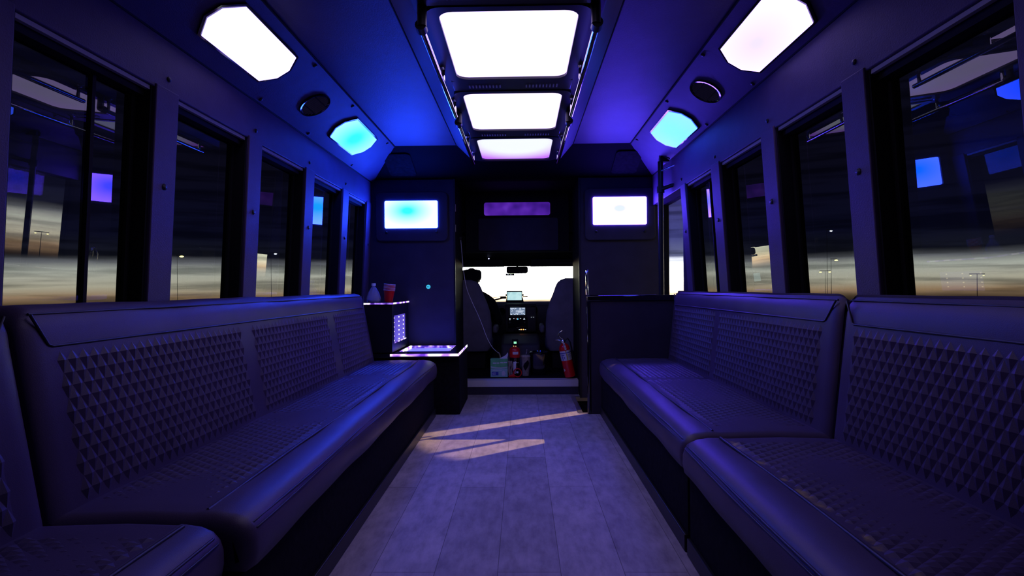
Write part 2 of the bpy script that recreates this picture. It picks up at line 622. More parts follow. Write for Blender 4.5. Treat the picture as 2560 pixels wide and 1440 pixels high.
# sloping front header between ceiling and bulkhead
hd = MB().prism([(4.19, 1.956), (4.66, 1.79), (4.74, 1.79), (4.74, 1.99), (4.19, 1.99)], -1.25, 1.085, 'X')
ho = struct(hd.build('trim_9', 'header'))
hb = MB().box(-0.56, -0.045, 4.645, 4.665, 1.81, 1.87).box(-0.038, 0.48, 4.645, 4.665, 1.81, 1.87)
hb.build('header_lip', 'bulkhead', ho)
MB().box(-1.36, -1.2, BACK_Y, 4.74, 1.78, 2.03).box(1.05, 1.2, BACK_Y, 4.74, 1.80, 2.03).box(-1.36, 1.2, BACK_Y, 4.74, 2.0, 2.04)
struct(MB().box(-1.36, 1.2, BACK_Y - 0.05, 4.78, 2.01, 2.06).box(-1.36, -1.325, BACK_Y, 4.78, 1.59, 2.01).box(1.16, 1.2, BACK_Y, 4.78, 1.56, 2.01).build('ceiling_shell', 'black'))

# bulkhead with its doorway to the cab
OX0, OX1 = -0.549, 0.472
bk = MB()
bk.box(-1.36, OX0, BULK_Y, 4.71, -0.03, 1.82).box(OX1, 1.02, BULK_Y, 4.71, 0, 1.82).box(1.02, 1.2, BULK_Y, 4.71, -0.42, 1.82)
bk.box(OX0, OX1, BULK_Y, 4.71, 1.81, 1.90)
struct(bk.build('wall_front', 'bulkhead'))
# doorway jambs running forward into the cab
jb = MB().box(OX0 - 0.03, OX0, 4.71, 5.28, 0.0, 1.81).box(OX1, OX1 + 0.03, 4.71, 5.28, 0.0, 1.81).box(OX0, OX1, 4.71, 5.30, 1.80, 1.84)
jambs = struct(jb.build('trim_10', 'rubber'))
tr = sroot('trim_11', (OX0, 4.65, 0))
for x in (OX0, OX1):
    MB().box(x - 0.006, x + 0.006, 4.642, 4.652, 0.0, 1.81).build('edge_trim', 'black', tr)
# rear wall behind the viewer
struct(MB().box(-1.36, 1.2, BACK_Y - 0.05, BACK_Y, -0.03, 2.03).build('wall_back', 'bulkhead'))


# ------------------------------------------------------------------ windows and their pillar covers
def window(n, side, y0, y1, mull=None):
    ztop = ZTOP_L if side < 0 else ZTOP_R
    xf = xl if side < 0 else xr
    root = sroot('window_%d' % n, (xf(1.2), (y0 + y1) / 2, ZSILL))

    def q(z, d):
        return xf(z) + side * d
    zb, zt = ZSILL, ztop
    fr = MB()
    w = 0.012
    for a, b2 in ((y0, y0 + w), (y1 - w, y1)):
        fr.prism([(q(zb, 0.006), zb), (q(zb, 0.085), zb), (q(zt, 0.085), zt), (q(zt, 0.006), zt)], a, b2)
    fr.prism([(q(zt, 0.030), zt - 0.035), (q(zt, 0.085), zt - 0.035), (q(zt, 0.085), zt), (q(zt, 0.030), zt)], y0, y1)
    fr.prism([(q(zb, 0.0), zb), (q(zb, 0.085), zb), (q(zb, 0.085), zb + 0.03), (q(zb, 0.0), zb + 0.03)], y0, y1)
    # rounded rubber gasket against the pane
    g0, g1 = y0 + w, y1 - w
    for a, b2 in ((g0, g0 + 0.02), (g1 - 0.02, g1)):
        fr.prism([(q(zb, 0.055), zb), (q(zb, 0.08), zb), (q(zt, 0.08), zt), (q(zt, 0.055), zt)], a, b2)
    fr.build('window_frame', 'rubber', root)
    MB().prism([(q(zt, 0.010), zt - 0.014), (q(zt, 0.024), zt - 0.014), (q(zt, 0.024), zt - 0.001), (q(zt, 0.010), zt - 0.001)], y0 + 0.002, y1 - 0.002).build('header_track', 'track', root)
    MB().prism([(q(zb, 0.064), zb), (q(zb, 0.069), zb), (q(zt, 0.069), zt - 0.01), (q(zt, 0.064), zt - 0.01)], y0 + w, y1 - w).build('glass', 'tint', root)
    if mull:
        MB().prism([(q(zb, 0.056), zb), (q(zb, 0.078), zb), (q(zt, 0.078), zt), (q(zt, 0.056), zt)], mull - 0.007, mull + 0.007).build('mullion', 'rubber', root)
    return root


def pillar(n, side, y0, y1, bolt=True):
    ztop = (ZTOP_L if side < 0 else ZTOP_R) + 0.012
    xf = xl if side < 0 else xr
    zb = ZSILL - 0.02
    o = MB().prism([(xf(zb) - side * 0.006, zb), (xf(zb) + side * 0.012, zb), (xf(ztop) + side * 0.012, ztop), (xf(ztop) - side * 0.006, ztop)], y0, y1).build('trim_%d' % n, 'trimvinyl', bevel=0.004)
    struct(o)
    MB().prism([(xf(zb) + side * 0.0121, zb), (xf(zb) + side * 0.09, zb), (xf(ztop) + side * 0.09, ztop - .014), (xf(ztop) + side * 0.0121, ztop - .014)], y0 + 0.001, y1 - 0.001).build('post', 'rubber', o)
    if bolt:
        z = 1.262
        MB().lathe([(0.011, 0), (0.012, 0.002), (0.007, 0.006)], (xf(z) - side * 0.006, (y0 + y1) / 2, z), 14, (-side, 0, 0)).build('bolt', 'black', o, smooth=60)
    return o


PL = [(0.56, 0.70), (1.235, 1.361), (1.895, 2.021), (2.549, 2.678), (3.225, 3.361), (3.90, 4.03), (4.50, 4.65)]
PR = [(0.45, 0.58), (1.115, 1.245), (1.774, 1.900), (2.405, 2.535), (3.068, 3.20), (3.70, 3.81)]
num = 12
for a, b2 in PL:
    pillar(num, -1, a, b2)
    num += 1
for a, b2 in PR:
    pillar(num, 1, a, b2)
    num += 1
wn = 1
for (a, b2), mu in zip([(PL[i][1], PL[i + 1][0]) for i in range(len(PL) - 1)], (None, 1.700, None, None, None, None)):
    window(wn, -1, a, b2, mu)
    wn += 1
window(wn, -1, -0.2, PL[0][0]); wn += 1
for (a, b2), mu in zip([(PR[i][1], PR[i + 1][0]) for i in range(len(PR) - 1)], (None, None, None, None, 3.42)):
    window(wn, 1, a, b2, mu)
    wn += 1
window(wn, 1, -0.3, PR[0][0]); wn += 1
struct(MB().box(-1.36, -1.26, BACK_Y, -0.2, ZSILL, ZTOP_L).build('wall_left_rear', 'bulkhead'))
struct(MB().box(1.08, 1.2, BACK_Y, -0.3, ZSILL, ZTOP_R).build('wall_right_rear', 'bulkhead'))

# ------------------------------------------------------------------ entry door in the right-hand wall
dr = sroot('door_1', (1.17, 4.3, -0.4))
DX = 1.17
dg = MB().box(DX, DX + 0.03, 3.98, 4.05, -0.40, 1.79).box(DX, DX + 0.03, 4.648, 4.66, -0.40, 1.79).box(DX, DX + 0.03, 4.05, 4.648, 1.755, 1.79).box(DX, DX + 0.03, 4.05, 4.648, -0.40, -0.25)
dg.box(DX - 0.01, DX + 0.03, 4.05, 4.648, 1.655, 1.68)
dg.build('door_frame', 'rubber', dr, bevel=0.003)
MB().box(DX + 0.012, DX + 0.018, 4.05, 4.648, -0.25, 1.755).build('glass', 'doorglass', dr)
# ragged weather strip hanging at the leading edge
ws = []
for k in range(41):
    z = 0.3 + 1.4 * k / 40
    ws.append((4.638 - 0.004 * math.sin(k * 1.7) - 0.005 * math.sin(k * 0.43), z))
MB().prism([(4.65, 0.3)] + ws + [(4.65, 1.7)], DX - 0.014, DX - 0.002, 'X').build('weather_strip', 'rubber', dr)
struct(MB().box(1.125, 1.2, 3.81, 3.98, -0.42, 1.80).box(1.10, 1.2, 3.81, 4.66, 1.79, 1.80).build('trim_30', 'bulkhead'))
# door operator: upright shaft, arms, bracket
op = thing('door_operator', (1.003, 4.110, 0.0), 'dark upright door shaft with two arms beside the open sky of the entry door', 'door mechanism')
MB().tube([(1.003, 4.110, 0.02), (1.003, 4.110, 1.80)], 0.019, 14).build('shaft', 'black', op, smooth=60)
MB().tube([(1.003, 4.110, 1.78), (1.003, 4.110, 1.855)], 0.010, 10).build('pivot_pin', 'alu', op, smooth=60)
MB().box(0.998, 1.09, 4.085, 4.145, 1.795, 1.835).build('upper_bracket', 'black', op, bevel=0.005)
MB().tube([(1.003, 4.110, 1.60), (1.06, 4.02, 1.612), (1.13, 3.92, 1.615)], 0.014, 10).tube([(1.003, 4.110, 1.62), (1.003, 4.110, 1.575)], 0.028, 12).build('swing_arm', 'black', op, smooth=60)
MB().tube([(1.003, 4.110, 1.73), (1.09, 3.93, 1.75)], 0.008, 8).build('link_rod', 'alu', op, smooth=60)


# ------------------------------------------------------------------ benches
def loop_normals(p):
    out = []
    n = len(p)
    for i in range(n):
        a, b2 = Vector(p[i - 1]), Vector(p[(i + 1) % n])
        d = (b2 - a).normalized()
        out.append(Vector((d.y, -d.x)))
    area = sum(p[i][0] * p[(i + 1) % n][1] - p[(i + 1) % n][0] * p[i][1] for i in range(n))
    return out if area > 0 else [-q for q in out]


def bolster(prof, y0, y1, r, sag=0.0, seed=1, xs=1.0):
    """closed (x,z) profile run along Y with rounded ends; soft dips like stuffed leather"""
    rnd = random.Random(seed)
    ph = [rnd.uniform(0, 6.3) for _ in range(3)]
    nr = loop_normals(prof)
    st = []
    for k in range(7):
        a = k / 6 * PI / 2
        st.append((y0 + r * (1 - math.sin(a)), r * (1 - math.cos(a))))
    st = [(y0 + r * (1 - math.cos(k / 6 * PI / 2)), r * (1 - math.sin(k / 6 * PI / 2))) for k in range(7)]
    m = max(2, int((y1 - y0) / 0.05))
    st += [(y0 + r + (y1 - y0 - 2 * r) * k / m, 0.0) for k in range(1, m)]
    st += [(y1 - r * (1 - math.cos(k / 6 * PI / 2)), r * (1 - math.sin(k / 6 * PI / 2))) for k in range(6, -1, -1)]
    mb = MB()
    n = len(prof)
    v = []
    for y, d in st:
        wv = sag * (math.sin(y * 7 + ph[0]) + 0.6 * math.sin(y * 15 + ph[1]))
        for p, q in zip(prof, nr):
            v.append((p[0] - q.x * (d * xs + wv), y, p[1] - q.y * (d + wv)))
    f = [(i * n + k, i * n + (k + 1) % n, (i + 1) * n + (k + 1) % n, (i + 1) * n + k) for i in range(len(st) - 1) for k in range(n)]
    f += [tuple(range(n)), tuple((len(st) - 1) * n + k for k in range(n - 1, -1, -1))]
    return mb.add(v, f)


def quilt(y0, y1, p0, p1, nrm, w=0.036, h=0.060, H_=0.008):
    """diamond-quilted sheet between the section points p0 (bottom) and p1 (top), run along Y"""
    p0, p1, nrm = Vector(p0), Vector(p1), Vector(nrm).normalized()
    L = (p1 - p0).length
    nu = max(2, round((y1 - y0) / w)) * 2
    nv = max(2, round(L / h)) * 2
    v, f = [], []
    for j in range(nv + 1):
        for i in range(nu + 1):
            hh = H_ if (i + j) % 2 == 0 else 0.0
            if min(i, j, nu - i, nv - j) == 0:
                hh = -0.003
            q = p0.lerp(p1, j / nv) + nrm * (hh + 0.001)
            v.append((q.x, y0 + (y1 - y0) * i / nu, q.y))
    for j in range(nv):
        for i in range(nu):
            a, b2, c, d = j * (nu + 1) + i, j * (nu + 1) + i + 1, (j + 1) * (nu + 1) + i + 1, (j + 1) * (nu + 1) + i
            f += [(a, b2, d), (b2, c, d)] if (i + j) % 2 == 0 else [(a, b2, c), (a, c, d)]
    return MB().add(v, f)


def bench(side, y0, y1, panels, label, nose, lm='vinyl', seed=1, near_end=True):
    s = side
    base_x = 0.625 if s < 0 else 0.555
    wall = 1.266 if s < 0 else 1.110
    jun = 1.035 if s < 0 else 1.020
    top = 1.105 if s < 0 else 1.062
    seam = 0.722 if s < 0 else 0.652
    root = thing('bench_seat', (s * 0.85, (y0 + y1) / 2, 0), label, 'bench')
    MB().box(min(s * base_x, s * (wall - 0.02)), max(s * base_x, s * (wall - 0.02)), y0 + 0.012, y1 - 0.005, 0.002, 0.272).build('base', 'carpet', root)
    MB().box(min(s * (base_x - 0.012), s * base_x), max(s * (base_x - 0.012), s * base_x), y0 + 0.012, y1 - 0.005, 0.002, 0.060).build('kick_strip', 'black', root, bevel=0.003)
    sp_ = [(nose + 0.025, 0.272), (nose + 0.006, 0.285), (nose, 0.315), (nose + 0.001, 0.345), (nose + 0.008, 0.368), (nose + 0.024, 0.386), (nose + 0.05, 0.397),
           (nose + 0.09, 0.403), (seam, 0.402), (seam + 0.02, 0.400), (0.85, 0.404), (jun - 0.02, 0.399), (jun + 0.03, 0.395), (jun + 0.035, 0.272)]
    sp_ = [(s * a, b2) for a, b2 in sp_]
    cu = bolster(sp_, y0, y1, 0.035, 0.0022, seed).build('seat_cushion', lm, root, smooth=50)
    # piping: a double line along the nose, one along the top seam
    for (px, pz, pr) in ((nose + 0.012, 0.376, 0.0035), (nose + 0.006, 0.366, 0.0025), (seam - 0.004, 0.4035, 0.0045)):
        rnd = random.Random(seed * 7 + int(pz * 1000))
        ph = rnd.uniform(0, 6)
        pts = []
        n = int((y1 - y0 - 0.08) / 0.05)
        for k in range(n + 1):
            y = y0 + 0.04 + (y1 - y0 - 0.08) * k / n
            pts.append((s * (px + 0.003 * math.sin(y * 6 + ph)), y, pz))
        if px < seam - 0.02:
            pts = [(s * (nose + 0.05), y0 + 0.012, pz + 0.002), (s * (px + 0.012), y0 + 0.022, pz)] + pts + [(s * (px + 0.012), y1 - 0.022, pz)]
        else:
            pass
        MB().tube(pts, pr, 6).build('piping', 'piping', cu, smooth=80)
    for ya, yb in panels:
        ya2, yb2 = max(ya, y0 + 0.10), min(yb, y1 - 0.08)
        quilt(ya2, yb2, (s * (seam + 0.008), 0.400), (s * (jun - 0.005), 0.400), (0, 1), H_=0.0045, h=0.052).build('quilted_panel', lm, cu, smooth=15)
    # backrest
    bp_ = [(jun, 0.30), (jun, 0.40), (top, 0.785), (top + 0.004, 0.815), (top + 0.014, 0.845), (top + 0.03, 0.862), (min(top + 0.06, wall - 0.02), 0.870),
           (wall - 0.012, 0.866), (wall - 0.002, 0.85), (wall, 0.30)]
    bp_ = [(s * a, b2) for a, b2 in bp_]
    bc = bolster(bp_, y0 + 0.003, y1 - 0.003, 0.050, 0.0015, seed + 5, 0.4).build('backrest', 'vinyl', root, smooth=50)
    nrm = (-s * (0.785 - 0.40), abs(top - jun) * -1 if False else (top - jun))
    nv = Vector((-s * (0.785 - 0.40), 0.0 + (top - jun))).normalized()
    dv = Vector((s * (top - jun), 0.385))
    ps = [max(panels[0][0], y0 + 0.08), min(panels[-1][1], y1 - 0.08)]
    for ya, yb in panels:
        yb = min(yb, y1 - 0.07)
        ya = max(ya, y0 + 0.07)
        a = Vector((s * jun, 0.402)) + nv * 0.001
        c = Vector((s * jun, 0.400)) + dv * 0.955
        quilt(ya, yb, a, c, nv, H_=0.007).build('quilted_panel', 'vinyl', bc, smooth=15)
    zt = 0.40 + 0.385 * 0.97
    xt = jun + (top - jun) * 0.97
    MB().tube([(s * (xt + 0.006), y0 + 0.028, zt + 0.075), (s * (xt - 0.001), ps[0] - 0.012, zt + 0.004), (s * (xt - 0.002), ps[0], zt), (s * (xt - 0.002), ps[1], zt),
               (s * (xt - 0.001), ps[1] + 0.012, zt + 0.004), (s * (xt + 0.006), y1 - 0.028, zt + 0.075)], 0.0035, 6).build('piping', 'piping', bc, smooth=80)
    MB().tube([(s * (top + 0.016), y0 + 0.035, 0.850), (s * (top + 0.016), y1 - 0.035, 0.850)], 0.003, 6).build('piping', 'piping', bc, smooth=80)
    return root


bench(-1, 1.235, 3.985, [(1.315, 2.20), (2.28, 3.18), (3.27, 3.93)], 'long purple-lit quilted leather bench under the windows, running up to the bar counter', 0.598, seed=3)
bench(-1, -0.6, 1.225, [(-0.5, 0.28), (0.34, 1.15)], 'end of a quilted bench in the bottom left corner, only its near cushion showing', 0.640, seed=11)
bench(1, 1.925, 4.035, [(2.02, 3.07), (3.13, 3.96)], 'quilted leather bench between the modesty panel and the stained bench', 0.535, seed=5)
bench(1, -0.6, 1.915, [(-0.5, 0.70), (0.76, 1.84)], 'nearest quilted leather bench with yellow foam marks along its worn seat seam', 0.522, lm='vinyl_b', seed=8)

# ------------------------------------------------------------------ bar counter and tall side cabinet
M['edgeled'] = None


def led_strip_mat(name, stops, sc=26.0, strength=1.0):
    m = bpy.data.materials.new(name)
    m.use_nodes = True
    t = m.node_tree
    b2 = t.nodes['Principled BSDF']
    b2.inputs['Base Color'].default_value = (0.1, 0.1, 0.1, 1)
    co2 = N(t, 'ShaderNodeTexCoord')
    n = N(t, 'ShaderNodeTexNoise')
    n.inputs['Scale'].default_value = sc
    n.inputs['Detail'].default_value = 1
    t.links.new(co2.outputs['Object'], n.inputs['Vector'])
    r = ramp(t, stops)
    t.links.new(n.outputs['Fac'], r.inputs[0])
    t.links.new(r.outputs[0], b2.inputs['Emission Color'])
    b2.inputs['Emission Strength'].default_value = strength
    return m


M['edgeled'] = led_strip_mat('rim_led', [(0.35, (0.12, 0.03, 0.5)), (0.46, (0.45, 0.2, 1.0)), (0.54, (1.0, 0.75, 1.0)), (0.6, (0.9, 1.0, 1.0))], 11, 1.5)
M['edgeled2'] = led_strip_mat('rim_led_dim', [(0.40, (0.05, 0.01, 0.22)), (0.52, (0.35, 0.18, 0.9)), (0.58, (1, 0.8, 1)), (0.66, (1, 1, 1))], 22, 1.3)
M['icewell'] = led_strip_mat('ice_well_glow', [(0.3, (0.22, 0.19, 4.0)), (0.6, (0.22, 0.32, 4.5)), (0.8, (0.45, 0.6, 4.5))], 4, 1.0)

ct = thing('bar_counter', (-0.9, 4.4, 0), 'low black bar counter with a glowing ice well and lit rim at the bench end', 'bar counter')
cz = 0.44
MB().box(-1.262, -0.452, 4.05, 4.64, 0.002, 0.412).build('cabinet_body', 'carpet', ct)
tp = MB().box(-1.262, -0.87, 4.0, 4.16, 0.414, cz).box(-0.87, -0.455, 4.0, 4.18, 0.414, cz).box(-1.262, -0.90, 4.16, 4.64, 0.414, cz).box(-0.54, -0.455, 4.18, 4.64, 0.414, cz).box(-0.90, -0.54, 4.58, 4.64, 0.414, cz)
tp.build('countertop', 'gloss', ct)
MB().box(-0.935, -0.455, 3.995, 3.9995, 0.424, cz + 0.001).build('lit_front_edge', 'edgeled', ct)
MB().box(-0.4545, -0.450, 3.995, 4.64, 0.424, cz + 0.001).build('lit_side_edge', 'edgeled', ct)
wl = MB().box(-0.90, -0.54, 4.18, 4.58, 0.4145, 0.420)
well = wl.build('ice_well', 'icewell', ct)
MB().box(-0.90, -0.54, 4.575, 4.58, 0.421, cz + 0.001).build('rim', 'edgeled2', well)
MB().box(-0.905, -0.893, 4.17, 4.58, 0.42, cz + 0.002).build('rim', 'edgeled', well)
MB().box(-0.54, -0.537, 4.18, 4.58, 0.42, cz + 0.001).build('rim', 'edgeled2', well)

sc_ = thing('side_cabinet', (-1.1, 4.35, cz), 'tall black cabinet by the last window with a shelf and dotted light mirror', 'cabinet')
x0, x1 = -1.235, -0.932
bd = MB().box(x0, x1, 4.055, 4.07, 0.445, 0.785).box(x0, -1.05, 4.07, 4.64, 0.445, 0.785).box(-1.05, x1, 4.07, 4.12, 0.445, 0.785).box(-1.05, x1, 4.55, 4.64, 0.445, 0.785)
bd.box(-1.05, x1, 4.12, 4.55, 0.706, 0.785).box(-1.05, x1, 4.12, 4.55, 0.445, 0.503)
bd.build('cabinet_body', 'black', sc_)
MB().box(x0, x1 + 0.004, 4.045, 4.645, 0.787, 0.801).build('shelf', 'gloss', sc_)
MB().box(x0, x1 + 0.004, 4.0405, 4.0445, 0.790, 0.8015).build('shelf_light', 'edgeled2', sc_)
MB().box(x1 + 0.0045, x1 + 0.008, 4.0405, 4.645, 0.790, 0.8015).build('shelf_light', 'edgeled', sc_)
# infinity mirror: lit panel set back in the side with rows of LEDs
M['mirrorpanel'] = glow_panel('mirror_glow', (0.055, 0.014, 0.50), (0.16, 0.13, 0.42), 0.9, (0, 0, 0), (2, 2, 2))
mp_ = MB().box(-0.945, -0.94, 4.125, 4.545, 0.505, 0.704).build('infinity_mirror', 'mirrorpanel', sc_)
M['dots'] = emit('warm_led_dots', (1.0, 0.85, 0.65), 3)
for iy in range(3):
    for iz in range(6):
        MB().ball((-0.939, (4.145, 4.315, 4.475)[iy], 0.523 + 0.033 * iz), 0.004, 0.008, 0.005, n=8, m=6).build('led_dot', 'dots', mp_, smooth=180)
MB().box(-0.938, -0.931, 4.125, 4.545, 0.504, 0.510).build('led_strip', 'edgeled2', mp_)

# water bottle on the shelf
bt = thing('plastic_bottle', (-1.10, 4.20, 0.801), 'clear plastic bottle, narrow-necked, beside the red cups on the shelf', 'bottle')
MB().lathe([(0.044, 0.0), (0.051, 0.006), (0.053, 0.025), (0.051, 0.040), (0.045, 0.060), (0.035, 0.082), (0.022, 0.104), (0.0135, 0.116), (0.0125, 0.130)],
           (-1.10, 4.20, 0.802), 28).build('bottle_body', 'clear', bt, smooth=60)
M['water'] = mat('bottle_water', (0.25, 0.22, 0.55), 0.25, spec=0.6)
MB().lathe([(0.037, 0.0), (0.044, 0.006), (0.046, 0.022), (0.0458, 0.024)], (-1.10, 4.20, 0.803), 28).build('water', 'water', bt, smooth=60)
MB().lathe([(0.0155, 0.122), (0.0155, 0.139), (0.013, 0.142)], (-1.10, 4.20, 0.802), 20).build('cap', 'whiteplastic', bt, smooth=50)


# stack of red cups, tilted a little
def cup_mesh():
    pr = [(0.030, 0.0), (0.031, 0.002), (0.0335, 0.03), (0.0365, 0.06), (0.0400, 0.082), (0.0420, 0.083), (0.0425, 0.086), (0.0415, 0.088), (0.0395, 0.087), (0.0355, 0.058), (0.031, 0.005)]
    me = MB().lathe(pr, (0, 0, 0), 28)
    rim = MB().lathe([(0.0405, 0.0850), (0.0430, 0.0855), (0.0437, 0.0870), (0.0425, 0.0885), (0.040, 0.0882)], (0, 0, 0), 28, cap=False)
    return me, rim


cm, rm = cup_mesh()
cup0 = thing('plastic_cup', (-1.0, 4.22, 0.8015), 'lowest red plastic cup of the stack on the shelf, its red body showing', 'cup', 'stack of red plastic cups')
cup0.location = (0, 0, 0)
cbody = cm.build('cup_body', 'red', cup0, smooth=50)
crim = rm.build('rim', 'white', cup0, smooth=60)
CUPL = ['lowest red plastic cup of the stack on the shelf, its red body showing', 'second red plastic cup from the bottom of the shelf stack', 'third red plastic cup from the bottom of the shelf stack',
        'fourth red plastic cup from the bottom of the shelf stack', 'fifth red plastic cup of the stack, just under the top one', 'topmost red plastic cup of the tilted stack beside the clear bottle']
for k in range(6):
    if k == 0:
        r_ = cup0
    else:
        r_ = cup0.copy()
        C.objects.link(r_)
        for ch in (cbody, crim):
            c2 = ch.copy()
            c2.parent = r_
            C.objects.link(c2)
    r_['label'] = CUPL[k]
    r_.rotation_euler = (0, R(5), 0)
    r_.location = (-0.996 + 0.0088 * k * math.sin(R(5)), 4.22, 0.8045 + 0.0088 * k * math.cos(R(5)))

# ------------------------------------------------------------------ bulkhead fittings
M['cyanpanel'] = glow_panel('cyan_diffuser', (1.05, 2.6, 46.0), (0.03, 2.0, 42.0), 1.0, (-0.03, 0, 0.03), (4.2, 1, 7.5), 0.15, 0.95)
M['whitepanel'] = glow_panel('violet_white_diffuser', (4.2, 1.9, 38.0), (0.80, 0.90, 32.0), 1.0, (0, 0, 0.02), (4.2, 1, 7.5), 0.15, 0.95)
M['bh_l'] = M['cyanpanel']


def bulk_light(x0, x1, z0, z1, px0, px1, pz0, m, label):
    cx, cz_ = (x0 + x1) / 2, (z0 + z1) / 2
    root = thing('wall_light', (cx, 4.64, cz_), label, 'light panel')
    MB().prism(round_rect(px0, px1, pz0, z1 + 0.075, 0.04), 4.618, 4.6495).build('surround', 'bulkhead', root, bevel=0.008, seg=3)
    MB().prism(round_rect(x0, x1, z0, z1, 0.012), 4.612, 4.6175).build('diffuser', m, root, loc=(cx, 4.615, cz_))
    for bx in (px0 + 0.09, px1 - 0.09):
        MB().lathe([(0.011, 0), (0.011, 0.003), (0.006, 0.006)], (bx, 4.618, pz0 + 0.07), 12, (0, -1, 0)).build('bolt', 'black', root, smooth=60)
    return root


bulk_light(-1.113, -0.681, 1.394, 1.617, -1.19, -0.60, 1.29, 'cyanpanel', 'glowing cyan rectangular light panel on the bulkhead above the bar counter')
bulk_light(0.579, 1.012, 1.405, 1.630, 0.515, 1.085, 1.28, 'whitepanel', 'glowing white rectangular light panel on the bulkhead beside the entry door')


def on_header(x, y):      # z of the sloping header at y
    return 1.956 + (1.79 - 1.956) * (y - 4.19) / 0.47


def speaker(x0, x1, label):
    ya, yb = 4.28, 4.58
    n = Vector((0, -0.166, -0.47)).normalized()
    root = thing('speaker_cover', ((x0 + x1) / 2, (ya + yb) / 2, on_header(0, (ya + yb) / 2)), label, 'speaker')
    pts = round_rect(x0, x1, ya, yb, 0.03)
    v = [Vector((a, b2, on_header(a, b2))) for a, b2 in pts]
    nn_ = len(v)
    MB().add(v + [p + n * 0.008 for p in v], [tuple(range(nn_)), tuple(range(2 * nn_ - 1, nn_ - 1, -1))] + [(i, (i + 1) % nn_, nn_ + (i + 1) % nn_, nn_ + i) for i in range(nn_)]).build('cover', 'carpet', root)


speaker(-1.05, -0.84, 'faint square grey speaker cover above the cyan light panel')
speaker(0.72, 0.92, 'faint square grey speaker cover above the white light panel')

bg_ = thing('lit_badge', (-0.767, 4.645, 0.916), 'tiny round cyan-lit button on the dark bulkhead', 'button light')
M['badge'] = emit('badge_cyan', (0.05, 0.55, 0.9), 1.0)
MB().lathe([(0.017, 0), (0.017, 0.005), (0.015, 0.007)], (-0.767, 4.6495, 0.916), 20, (0, -1, 0)).build('lens', 'badge', bg_, smooth=40)
MB().box(-0.776, -0.769, 4.6405, 4.642, 0.912, 0.919).box(-0.767, -0.764, 4.6405, 4.642, 0.912, 0.920).box(-0.762, -0.758, 4.6405, 4.642, 0.911, 0.918).build('mark', 'black', bg_)

for z in (1.57, 1.40):
    MB().box(-0.5485, -0.5445, 4.712, 4.722, z - 0.03, z + 0.03).build('hinge', 'alu', jambs)

# overhead panel above the cab with the reflection of a rear light put in as dim violet emission
ov = thing('overhead_panel', (-0.04, 5.3, 1.5), 'dark overhead cab panel with a long dim violet reflection painted in as a glow', 'panel')
MB().box(-0.52, 0.44, 5.30, 5.34, 1.24, 1.80).build('panel_board', 'rubber', ov)
MB().prism(round_rect(-0.40, 0.34, 1.25, 1.55, 0.02), 5.29, 5.2995).build('lower_board', 'bulkhead', ov)
M['violet'] = led_strip_mat('dim_violet_reflection', [(0.3, (0.035, 0.005, 0.19)), (0.55, (0.075, 0.012, 0.33)), (0.75, (0.13, 0.03, 0.48))], 9, 1.0)
MB().prism(round_rect(-0.347, 0.268, 1.577, 1.697, 0.02), 5.291, 5.2995).build('reflection_glow', 'violet', ov)

# ------------------------------------------------------------------ modesty panel by the stairs
mo = thing('modesty_panel', (0.78, 4.06, 0), 'dark waist-high partition panel between the bench and the entry steps', 'partition')
MB().box(0.475, 1.165, 4.045, 4.068, 0.0, 0.80).build('panel_board', 'bulkhead', mo)
MB().tube([(0.475, 4.056, 0.0), (0.475, 4.056, 0.80)], 0.016, 12).build('end_post', 'gloss', mo, smooth=60)
MB().box(0.462, 1.165, 4.035, 4.078, 0.80, 0.842).build('top_rail', 'gloss', mo, bevel=0.008, seg=3)
MB().box(0.47, 0.95, 4.05, 4.064, 0.842, 0.846).build('cap_strip', 'chrome', mo)
tb = [(0.468, 4.056, 0.846), (0.462, 4.056, 0.90), (0.460, 4.05, 1.0), (0.463, 4.055, 1.02), (0.466, 4.09, 1.02), (0.468, 4.11, 0.98), (0.470, 4.11, 0.846)]
MB().tube(tb, 0.009, 12).build('grab_loop', 'chrome', mo, smooth=70)

